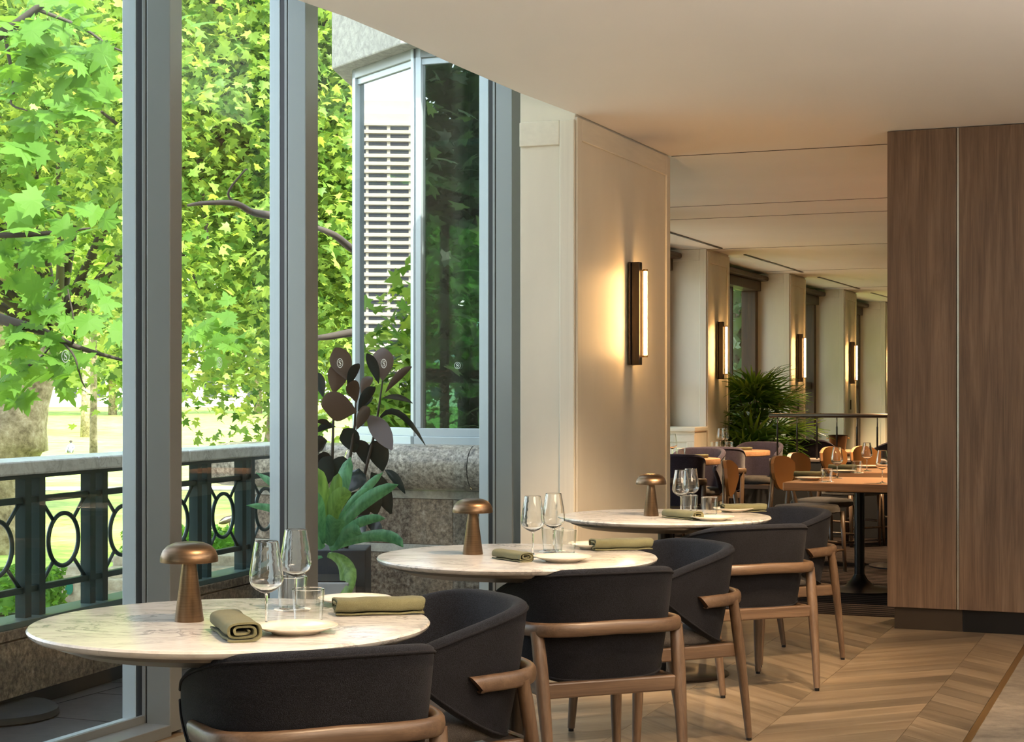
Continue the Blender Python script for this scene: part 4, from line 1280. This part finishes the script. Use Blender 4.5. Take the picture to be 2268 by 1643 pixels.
tag(rub, 'tall dark-leaved rubber plant in a charcoal planter outside the window', 'plant')
ro = Vector(rub.location)
MB().prism([(-.19, -.17), (.122, -.17), (.122, .17), (-.19, .17)], 0, .525).build('planter', M['pot_dark'], rub, bevel=.006)
for pth in (((765, 1220), (800, 1080), (832, 950), (848, 840)), ((755, 1220), (770, 1050), (786, 940), (788, 880)), ((745, 1220), (735, 1050), (738, 940), (740, 865))):
    MB().tube([PY(u, v, YR + .05) - ro for u, v in pth], [.011, .009, .007, .004], 8).build('stem', M['barkdark'], rub, smooth=True)
RL = [((769, 842), (742, 770), 50, 1), ((739, 872), (760, 804), 47, 1), ((848, 843), (848, 769), 49, 1), ((839, 850), (812, 783), 24, 0), ((853, 870), (912, 812), 18, 1), ((847, 882), (914, 893), 13, 0),
      ((836, 936), (942, 986), 16, 0), ((790, 912), (712, 898), 70, 1), ((790, 892), (776, 846), 33, 1), ((793, 911), (831, 857), 24, 0), ((797, 909), (826, 880), 20, 0), ((789, 952), (818, 902), 28, 1),
      ((812, 920), (868, 996), 44, 1), ((826, 976), (848, 1043), 48, 0), ((760, 950), (786, 1002), 46, 0), ((744, 946), (700, 958), 18, 0), ((737, 949), (698, 936), 14, 0), ((725, 976), (700, 1002), 34, 0),
      ((716, 1000), (717, 1058), 36, 0), ((852, 1040), (897, 1093), 20, 0), ((822, 1046), (866, 1138), 42, 0), ((795, 1037), (775, 1088), 54, 0), ((813, 1150), (844, 1188), 28, 0), ((791, 1146), (807, 1184), 30, 0),
      ((813, 1085), (834, 1140), 48, 0), ((780, 1090), (810, 1150), 60, 0), ((760, 1010), (752, 1070), 46, 0), ((735, 1010), (715, 1080), 46, 0), ((790, 975), (812, 1030), 36, 0), ((716, 880), (698, 825), 26, 0),
      ((770, 860), (795, 805), 22, 0), ((800, 870), (825, 835), 24, 1)]
rr_ = random.Random(5)
for (b, t, w, br) in RL:
    dy = rr_.uniform(-.16, .16)
    B, T = PY(*b, YR + .03), PY(*t, YR + dy)
    d = T - B
    side = d.cross(Vector((rr_.uniform(-.35, .35), -1, rr_.uniform(-.35, .35))))
    mid = (B + T) / 2 + Vector((0, 0, .02))
    if t == (942, 986): mid = PY(880, 915, YR)
    oval_leaf(B - ro, T - ro, w * YR / F, side, rr_.uniform(.1, .35), mid - ro).build('leaf', M['rubber_br' if br else 'rubber'], rub, smooth=True)

# ================================================================== THE PARK
def lawn_z(Y): return interp(Y, [20, 27, 33, 52, 105, 140, 200, 260], [-1.5, -1.5, -1.6, -1.7, -2.2, -1.9, -.7, .5])
vs, fs = [], []
ys = [27, 30, 33, 40, 52, 65, 80, 105, 120, 140, 170, 200, 260]; xs = [-260, -160, -100, -60, -30, -10, 20]
for y in ys:
    for x in xs: vs.append((x, y, lawn_z(y)))
nx = len(xs)
for j in range(len(ys) - 1):
    for i in range(nx - 1): fs.append((j * nx + i, j * nx + i + 1, (j + 1) * nx + i + 1, (j + 1) * nx + i))
lawn = MB().add(vs, fs).build('lawn', M['grass'])
tag(lawn, 'sunlit green park lawn beyond the balustrade', 'lawn', kind='stuff')
pav = MB().prism([(-120, -40), (-1.5, 3), (-1.3, 10.5), (2, 27.2), (-120, 27.2)], -2.2, -1.62).build('pavement', M['paving'])
tag(pav, 'pale paved path below the balustrade', 'pavement', kind='structure')
MB().prism([(-60, 52), (20, 56), (20, 58), (-60, 54)], lawn_z(54) - .3, lawn_z(54) + .04).build('lawn_path', M['paving'], pav)
st = empty('stone_steps', P(215, 1335, -1.62)); tag(st, 'low sandstone steps rising to the lawn behind the rings', 'steps')
for k in range(4):
    MB().box(-.05, 3.6, .38 * k, .38 * k + 1.6 - .3 * k, .0, .14 * (k + 1)).build('step', M['steps'], st, bevel=.02)
lw = empty('garden_wall', P(60, 1335, -1.62)); tag(lw, 'low sandstone planter wall with a green oval plaque', 'wall')
for k in range(5):
    MB().box(-3.2 + .72 * k, -2.49 + .72 * k, 0, .5, 0, .34).build('stone_block', M['steps'], lw, bevel=.02)
MB().box(.42, .80, -.03, .55, 0, .52).build('end_pier', M['steps'], lw, bevel=.02)
MB().box(-3.2, .84, -.05, .6, .345, .42).build('coping', M['steps'], lw, bevel=.015)
vs = [(.61 + .055 * math.cos(a), -.034, .22 + .10 * math.sin(a)) for a in [2 * math.pi * k / 20 for k in range(20)]]
MB().add(vs + [(x, -.05, z) for x, y, z in vs], [tuple(range(20)), tuple(reversed(range(20, 40)))] + [(k, 20 + k, 20 + (k + 1) % 20, (k + 1) % 20) for k in range(20)]).build('plaque', pmat('green_enamel', (.02, .16, .10), .4), lw)

# ------------------------------------------------------------------ leaves
def lobed_leaf(bend=.18, fine=True):
    if fine:
        half = [(.16, -.13), (.24, .02), (.50, -.04), (.42, .12), (.62, .20), (.50, .32), (.70, .56), (.46, .50), (.36, .48), (.30, .66), (.20, .60), (.16, .84)]
    else:
        half = [(.22, -.08), (.56, .06), (.36, .26), (.58, .56), (.22, .52)]
    pts = [(0, 0)] + half + [(0, 1.05)] + [(-x, y) for x, y in reversed(half)]
    vs = [(0, .30, .03)] + [(x, y, -bend * (x * x * 1.2 + .5 * max(0, y - .3) ** 2)) for x, y in pts]
    n = len(pts)
    fs = [(0, 1 + k, 1 + (k + 1) % n) for k in range(n)]
    return np.array(vs, dtype=np.float32), fs
LV_F, LF_F = lobed_leaf()
LV_C, LF_C = lobed_leaf(.2, False)
def leaf_cloud(name, centers, sizes, mat, parent, seed, fine=False, up=.5):
    rg = np.random.default_rng(seed)
    n = len(centers)
    tv, tf = (LV_F, LF_F) if fine else (LV_C, LF_C)
    z = rg.normal(size=(n, 3)); z[:, 2] = np.abs(z[:, 2]) + up
    z /= np.linalg.norm(z, axis=1, keepdims=True)
    a = rg.normal(size=(n, 3)); a[:, 2] -= .5
    y = a - z * np.sum(a * z, axis=1, keepdims=True); y /= np.linalg.norm(y, axis=1, keepdims=True)
    x = np.cross(y, z)
    V = (tv[None, :, 0, None] * x[:, None] + tv[None, :, 1, None] * y[:, None] + tv[None, :, 2, None] * z[:, None]) * sizes[:, None, None] + centers[:, None]
    k = tv.shape[0]
    V = V.reshape(-1, 3).astype(np.float32)
    f = np.array(tf, dtype=np.int32)
    FA = (f[None] + (np.arange(n, dtype=np.int32) * k)[:, None, None]).reshape(-1)
    me = bpy.data.meshes.new(name)
    me.vertices.add(len(V)); me.vertices.foreach_set('co', V.ravel())
    nt_ = len(FA) // 3
    me.loops.add(len(FA)); me.loops.foreach_set('vertex_index', FA)
    me.polygons.add(nt_); me.polygons.foreach_set('loop_start', np.arange(0, len(FA), 3, dtype=np.int32)); me.polygons.foreach_set('loop_total', np.full(nt_, 3, dtype=np.int32))
    me.update(calc_edges=True)
    me.materials.append(mat)
    o = bpy.data.objects.new(name, me); col.objects.link(o)
    o.parent = parent; o['kind'] = 'stuff'
    return o
def crown_points(rg, c, rad, nclus, per, spread, shell=.55, zmin=None):
    d = rg.normal(size=(nclus, 3)); d /= np.linalg.norm(d, axis=1, keepdims=True)
    r = rg.uniform(shell, 1.0, size=(nclus, 1))
    cc = np.array(c) + d * r * np.array(rad)
    pts = (cc[:, None] + rg.normal(size=(nclus, per, 3)) * np.array([spread, spread, spread * .55])).reshape(-1, 3)
    if zmin is not None: pts = pts[pts[:, 2] > zmin]
    return pts, cc
def tree(name, base, trunk, crowns, leafsize, mat, lab, seed, group='park trees', bark='bark', nbr=14):
    rg = np.random.default_rng(seed)
    t = empty(name, base); tag(t, lab, 'tree', group)
    b = Vector(base)
    if trunk: MB().tube([Vector(p) for p, r in trunk], [r for p, r in trunk], 14).build('trunk', M[bark], t, smooth=True)
    allp = []; cs = []
    for (c, rad, ncl, per, spr, shell) in crowns:
        p, cc = crown_points(rg, c, rad, ncl, per, spr, shell)
        allp.append(p); cs.append(cc)
    pts = np.concatenate(allp) - np.array(base); cc = np.concatenate(cs) - np.array(base)
    sz = leafsize * rg.uniform(.65, 1.25, size=len(pts))
    leaf_cloud('foliage', pts, sz, mat, t, seed + 1)
    top = Vector(trunk[-1][0]) if trunk else Vector((0, 0, 3))
    for k in rg.choice(len(cc), min(nbr, len(cc)), replace=False):
        e = Vector(cc[k]); m = (top + e) / 2 + Vector(rg.normal(size=3) * .5)
        MB().tube(catmull([top, m, e], 5), [lerp(.11, .015, i / 10) for i in range(11)], 7).build('branch', M['barkdark'], t, smooth=True)
    return t
# big plane tree whose trunk stands at the left of the first pane
bt = P(10, 1222, -1.55)
def pt(u, v, Y): return PY(u, v, Y) - bt
tree('plane_tree', bt, [(Vector((0, 0, -.2)), .62), (pt(10, 1150, bt.y), .44), (pt(8, 1050, bt.y), .48), (pt(14, 985, bt.y), .66), (pt(30, 955, bt.y), .72), (pt(50, 925, bt.y), .48), (pt(68, 880, bt.y), .36), (pt(95, 830, bt.y), .24), (pt(125, 740, bt.y), .15)],
     [((-9.5, 27, 6.5), (5.5, 6, 4.3), 190, 100, .7, .3), ((-5.5, 24, 7.5), (4.0, 5, 4.2), 170, 100, .65, .3)], .14, M['leaf_mid'], 'big plane tree with a swollen pale trunk left of the first pane', 11)
# leafy tree that fills the second and third pane
tree('leafy_tree', (-3.2, 21.5, -1.6), [((0, 0, 0), .22), ((.1, 0, 1.4), .18), ((.3, .1, 3.2), .14), ((.5, 0, 6), .09)],
     [((-3.0, 20.5, 4.6), (2.7, 3.2, 4.2), 270, 130, .48, .15), ((-1.6, 22, 6), (2.2, 3, 4), 130, 120, .52, .2)], .112, M['leaf_mid'], 'bright green leafy tree filling the second window pane', 21, nbr=24)
tree('leafy_tree', (-.6, 24.5, -1.6), [((0, 0, 0), .25), ((0, 0, 3), .18), ((-.3, 0, 7), .1)],
     [((-1.2, 24, 4.8), (2.2, 3, 4.4), 180, 120, .52, .15)], .12, M['leaf_mid'], 'bright green leafy tree beside the bay in the third window pane', 31, nbr=18)
tree('leafy_tree', (-12, 40, -1.6), [((0, 0, 0), .35), ((0, 0, 4), .25), ((0, 0, 9), .15)],
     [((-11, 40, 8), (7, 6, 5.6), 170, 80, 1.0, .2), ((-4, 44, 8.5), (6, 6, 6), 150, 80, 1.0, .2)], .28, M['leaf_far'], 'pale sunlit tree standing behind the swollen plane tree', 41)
tree('leafy_tree', (4.6, 42, -1.6), [((0, 0, 0), .3), ((0, 0, 4), .2)],
     [((4.8, 42, 3.5), (4.5, 5, 4.6), 130, 60, .9, .2)], .34, M['leaf_dark'], 'dark tree outside the far dining room windows', 45)
# slim trunks on the lawn
for (u, v, Y, w, uv2, lab, sd) in ((207, 1092, None, .10, (209, 600), 'slim straight tree trunk on the lawn, right of the plane tree', 51), (190, 962, None, .30, (196, 640), 'paler far trunk just left of the slim trunk', 61)):
    Y = 52.0 if v > 1000 else 136.0
    b_ = PY(u, v, Y); b_.z = lawn_z(Y)
    tp = PY(*uv2, Y) - b_
    R_ = Y / 52
    tree('park_tree', b_, [(Vector((0, 0, -.2)), w * 1.5), (Vector((0, 0, tp.z * .3)), w * 1.1), (tp, w * .8)],
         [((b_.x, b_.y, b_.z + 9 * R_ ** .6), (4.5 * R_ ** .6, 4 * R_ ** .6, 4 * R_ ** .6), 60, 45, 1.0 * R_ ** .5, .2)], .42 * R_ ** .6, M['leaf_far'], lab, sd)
# distant belt of trees behind the lawn
for k, (x, y, h) in enumerate(((-78, 190, 16), (-62, 205, 18), (-46, 195, 17), (-30, 200, 19), (-14, 190, 17), (-100, 200, 18))):
    tree('distant_tree', (x, y, lawn_z(y)), [((0, 0, 0), .5), ((0, 0, 7), .35)],
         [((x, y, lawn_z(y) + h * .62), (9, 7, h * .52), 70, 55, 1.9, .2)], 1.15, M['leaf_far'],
         'distant pale tree of the belt behind the lawn, %s' % ['second from the left', 'third from the left', 'fourth from the left', 'fifth from the left', 'rightmost', 'leftmost'][k], 70 + k * 3, 'distant belt of trees', nbr=4)
# trees left of the building, which only show mirrored in the bay glass
tree('mirrored_tree', (-16.5, 17.0, -1.6), [((0, 0, 0), .4), ((0, 0, 2.2), .3)],
     [((-16.5, 17.6, .6), (3, 2.6, 2.8), 110, 60, .5, .2)], .24, M['leaf_mid'], 'leafy tree left of the terrace, mirrored in the bay glass', 91)
tree('mirrored_tree', (-10, 1.5, -1.6), [((0, 0, 0), .4), ((0, 0, 4), .3)],
     [((-9.8, 1.5, 3.0), (4.6, 4.6, 4.8), 200, 70, .7, .2)], .25, M['leaf_dark'], 'shade-coloured tree beside the building, mirrored in the tinted pane', 95)

# ------------------------------------------------------------------ near branches across the first pane, every leaf its own piece
nt_ = empty('near_plane_tree', (-6.6, 11.5, -1.62)); tag(nt_, 'near plane tree whose big leaves hang across the first pane', 'tree', 'park trees')
no = Vector(nt_.location)
MB().tube([(0, 0, -.02), (.1, 0, 1.5), (.3, -.1, 3.4), (.5, -.2, 6.5)], [.30, .24, .20, .12], 14).build('trunk', M['bark'], nt_, smooth=True)
def br(pts, r0, r1):
    p_ = catmull([PY(u, v, Y) - no for u, v, Y in pts], 5); m_ = len(p_)
    MB().tube(p_, [lerp(r0, r1, i / (m_ - 1)) for i in range(m_)], 8).build('branch', M['barkdark'], nt_, smooth=True)
    return p_
twigs = []
twigs.append(br([(-560, 560, 11.3), (-200, 640, 10.6), (0, 706, 10.2), (90, 732, 10.1), (170, 768, 10.1), (280, 800, 10.2)], .05, .008))
twigs.append(br([(160, 765, 10.1), (165, 720, 10.0), (150, 640, 10.0)], .008, .004))
twigs.append(br([(140, 758, 10.1), (165, 790, 10.0), (180, 840, 10.0), (190, 860, 10)], .008, .003))
twigs.append(br([(-520, 240, 11.2), (-150, 150, 10.2), (10, 70, 9.8), (80, 20, 9.7), (160, -40, 9.7)], .05, .012))
twigs.append(br([(10, 70, 9.8), (30, 190, 9.8), (25, 230, 9.8), (60, 245, 9.7)], .012, .004))
twigs.append(br([(80, 20, 9.7), (180, 60, 9.8), (240, 100, 9.9), (290, 120, 10)], .012, .004))
twigs.append(br([(200, 150, 10), (240, 190, 10), (285, 205, 10)], .009, .004))
twigs.append(br([(-400, 450, 11), (-100, 500, 10), (0, 520, 9.8), (120, 515, 9.8), (200, 505, 9.8)], .03, .005))
twigs.append(br([(-300, 800, 11), (-50, 850, 10.3), (20, 830, 10.2), (80, 800, 10.1), (110, 770, 10)], .02, .004))
twigs.append(br([(620, 480, 13.5), (560, 470, 13.2), (520, 450, 13.0), (450, 450, 12.8), (415, 455, 12.8)], .035, .01))
twigs.append(br([(540, 460, 13.1), (505, 430, 13), (540, 380, 12.9), (548, 375, 12.9)], .012, .005))
twigs.append(br([(900, 560, 16), (800, 560, 15.5), (740, 520, 15), (690, 500, 15)], .05, .02))
twigs.append(br([(900, 740, 16), (800, 735, 15.5), (730, 745, 15), (690, 750, 15)], .05, .02))
near_leaf = []
for s_ in range(3):
    v_, f_ = lobed_leaf(.12 + .12 * s_)
    near_leaf.append(MB().add([tuple(q) for q in v_], f_).mesh('leaf', M['leaf_near']))
rl_ = random.Random(17)
# clusters of leaves: centre pixel, spread in px, count, depth
CL = [((60, 60), 75, 26, 9.6), ((160, 40), 60, 16, 9.6), ((215, 95), 55, 14, 9.8), ((50, 170), 60, 18, 9.7), ((175, 165), 55, 16, 9.8), ((190, 235), 50, 14, 9.8), ((60, 250), 45, 8, 9.8),
      ((40, 360), 60, 18, 9.7), ((70, 430), 45, 10, 9.8), ((30, 450), 40, 8, 9.8), ((110, 500), 60, 12, 9.7), ((200, 480), 45, 8, 9.9), ((60, 545), 50, 8, 9.9), ((90, 660), 70, 14, 9.9), ((40, 740), 55, 12, 10),
      ((120, 775), 55, 12, 10), ((60, 820), 55, 14, 10.1), ((215, 690), 55, 8, 10), ((240, 720), 30, 5, 10), ((20, 600), 40, 7, 9.9), ((30, 870), 35, 7, 10.2), ((130, 830), 35, 6, 10.1),
      ((470, 745), 40, 12, 11.5), ((520, 720), 30, 8, 11.6), ((430, 730), 22, 5, 11.5), ((420, 45), 22, 4, 11)]
for (u, v), spd, cnt, Y in CL:
    for k in range(int(cnt * .95)):
        uu, vv = u + rl_.gauss(0, spd * .55), v + rl_.gauss(0, spd * .5)
        Yk = Y + rl_.gauss(0, .25)
        s_ = rl_.uniform(.095, .185)
        e = Matrix.Rotation(rl_.uniform(0, 6.28), 3, 'Z') @ Matrix.Rotation(rl_.uniform(-.9, .9), 3, 'X') @ Matrix.Rotation(rl_.uniform(-.6, .6), 3, 'Y')
        tilt = Matrix.Rotation(rl_.uniform(.25, 1.1), 3, 'X')
        o = put('leaf', near_leaf[rl_.randrange(3)], nt_, PY(uu, vv, Yk) - no, (tilt @ e).to_euler(), s_)
# upper crown that carries the branches, out of frame
rg = np.random.default_rng(5)
p_, _ = crown_points(rg, (-6.0, 11.2, 6.6), (2.4, 2.6, 1.6), 60, 40, .5, .2)
leaf_cloud('foliage', p_ - np.array(no), .17 * rg.uniform(.7, 1.2, len(p_)), M['leaf_near'], nt_, 6)

# hedge
hd = empty('clipped_hedge', P(30, 1300, -1.2)); tag(hd, 'clipped green hedge below the balustrade by the plane tree trunk', 'hedge')
hp_ = P(30, 1300, -1.2)
rg = np.random.default_rng(9)
MB().box(-3.0, .45, .1, .7, -.35, .12).build('hedge_body', M['leaf_hedge'], hd)
pts = rg.uniform((-3.05, .02, -.35), (.5, .8, .22), size=(5200, 3))
keep = (pts[:, 2] > .06) | (pts[:, 1] < .14) | (pts[:, 0] > .38)
pts = pts[keep]
leaf_cloud('foliage', pts, .085 * rg.uniform(.6, 1.3, len(pts)), M['leaf_hedge'], hd, 10)
h2 = empty('clipped_hedge', P(470, 1215, -1.5)); tag(h2, 'low clipped hedge behind the rings in the second pane', 'hedge')
MB().box(-1.6, 2.2, .1, .7, -.3, .28).build('hedge_body', M['leaf_hedge'], h2)
pts = rg.uniform((-1.7, .02, -.3), (2.3, .8, .36), size=(5200, 3)); pts = pts[(pts[:, 2] > .22) | (pts[:, 1] < .14)]
leaf_cloud('foliage', pts, .085 * rg.uniform(.6, 1.3, len(pts)), M['leaf_hedge'], h2, 12)
kerb = MB().box(-2.2, 2.6, -.45, .0, -.35, .0).build('garden_kerb', M['steps'], bevel=.02); kerb.location = P(470, 1235, -1.5)
tag(kerb, 'pale stone kerb in front of the low hedge', 'kerb')

# bird by the hedge and a person sitting on the lawn
bd = empty('bird', P(508, 1172, -1.45)); tag(bd, 'dark and white bird standing behind the second pane balusters', 'bird')
MB().tube(catmull([(-.22, 0, .12), (-.12, 0, .17), (0, 0, .22), (.09, 0, .29), (.13, 0, .36), (.16, 0, .385), (.23, 0, .36)], 4), [.008, .03, .05, .06, .07, .075, .078, .075, .068, .058, .045, .037, .032, .030, .03, .031, .032, .030, .024, .018, .014, .010, .007, .005, .003], 12).build('body', M['dark_plumage'], bd, smooth=True)
MB().tube([(-.20, -.045, .15), (-.06, -.06, .22), (.05, -.045, .26)], [.006, .03, .012], 10).build('wing', M['plumage'], bd, smooth=True)
for s_ in (-1, 1):
    MB().tube([(.01, s_ * .03, .18), (.0, s_ * .03, .09), (.02, s_ * .03, 0)], .007, 6).build('leg', M['barkdark'], bd)
pb_ = P(157, 1003, lawn_z(100)); pb_.z = lawn_z(pb_.y)
ps_ = empty('person', pb_); tag(ps_, 'person in a grey top sitting on the sunny lawn', 'person')
me = bpy.data.meshes.new('body')
vv_ = [(0, 0, .12), (0, .02, .34), (0, .03, .52), (0, .0, .60), (0, -.02, .70), (.17, .02, .50), (.22, -.10, .32), (.12, -.26, .24), (-.17, .02, .50), (-.22, -.10, .32), (-.12, -.26, .24), (.12, -.06, .12), (.18, -.36, .30), (.16, -.55, .06), (-.12, -.06, .12), (-.18, -.36, .30), (-.16, -.55, .06)]
ee_ = [(0, 1), (1, 2), (2, 3), (3, 4), (2, 5), (5, 6), (6, 7), (2, 8), (8, 9), (9, 10), (0, 11), (11, 12), (12, 13), (0, 14), (14, 15), (15, 16)]
me.from_pydata(vv_, ee_, [])
po = bpy.data.objects.new('body', me); col.objects.link(po); po.parent = ps_
po.modifiers.new('skin', 'SKIN'); po.modifiers.new('sub', 'SUBSURF').levels = 1
rad_ = [.13, .14, .13, .055, .09, .06, .05, .035, .06, .05, .035, .09, .07, .045, .09, .07, .045]
for i, sv in enumerate(me.skin_vertices[0].data): sv.radius = (rad_[i],) * 2; sv.use_root = (i == 0)
me.materials.append(M['shirt'])
MB().lathe([(.02, -.03), (.085, .0), (.10, .05), (.08, .10), (.02, .125)], (0, -.005, .70), 14).build('hair', M['barkdark'], ps_, smooth=True)
# pale buildings glimpsed behind the lawn
for k, (x, w, h) in enumerate(((-66, 22, 4.0), (-40, 18, 4.6), (-12, 20, 5))):
    b_ = empty('distant_building', (x, 232, .2)); tag(b_, 'pale low building glimpsed behind the lawn, %s' % ['left one', 'middle one', 'right one'][k], 'building', 'pale far buildings')
    MB().box(-w / 2, w / 2, 0, 8, -1, h).build('wall', M['white_far'], b_)
    MB().box(-w / 2 - .4, w / 2 + .4, -.5, 8.4, h, h + .5).build('roof', M['steps'], b_)
    for i in range(6):
        MB().box(-w / 2 + w * (i + .25) / 6, -w / 2 + w * (i + .75) / 6, -.08, .0, 1.0, h - .8).build('window', M['tower_glass'], b_)

# ------------------------------------------------------------------ tower block, seen mirrored in the bay glass
ang = R(151.35); D_ = 600.0
tx, ty = -.8 + D_ * math.cos(ang), 10.6 + D_ * math.sin(ang)
tw = empty('tower_block', (tx, ty, -4), ang - math.pi / 2); tag(tw, 'cream high-rise tower block mirrored in the bay glass', 'tower')
TWD, HT = 15.0, 107.0
MB().box(-TWD, TWD, 0, 26, 0, HT).build('wall', M['white_far'], tw)
MB().box(-TWD * .62, TWD * .55, 2, 22, HT, HT + 5).build('penthouse', M['white_far'], tw)
win = MB().box(-1, 1, -.05, .9, 0, 1.25).mesh('window', M['tower_glass'])
led = MB().box(-TWD - .3, TWD + .3, -.7, 0, 0, .9).mesh('ledge', M['white_far'])
nf = 33
for k in range(nf):
    z = 10 + k * 2.85
    put('ledge', led, tw, (0, 0, z + 1.5))
    for (x, w) in ((-11.8, 2.6), (-5.2, 3.3), (2.6, 3.3), (10.2, 3.3)):
        put('window', win, tw, (x, -.02, z), (0, 0, 0), (w, 1, 1))
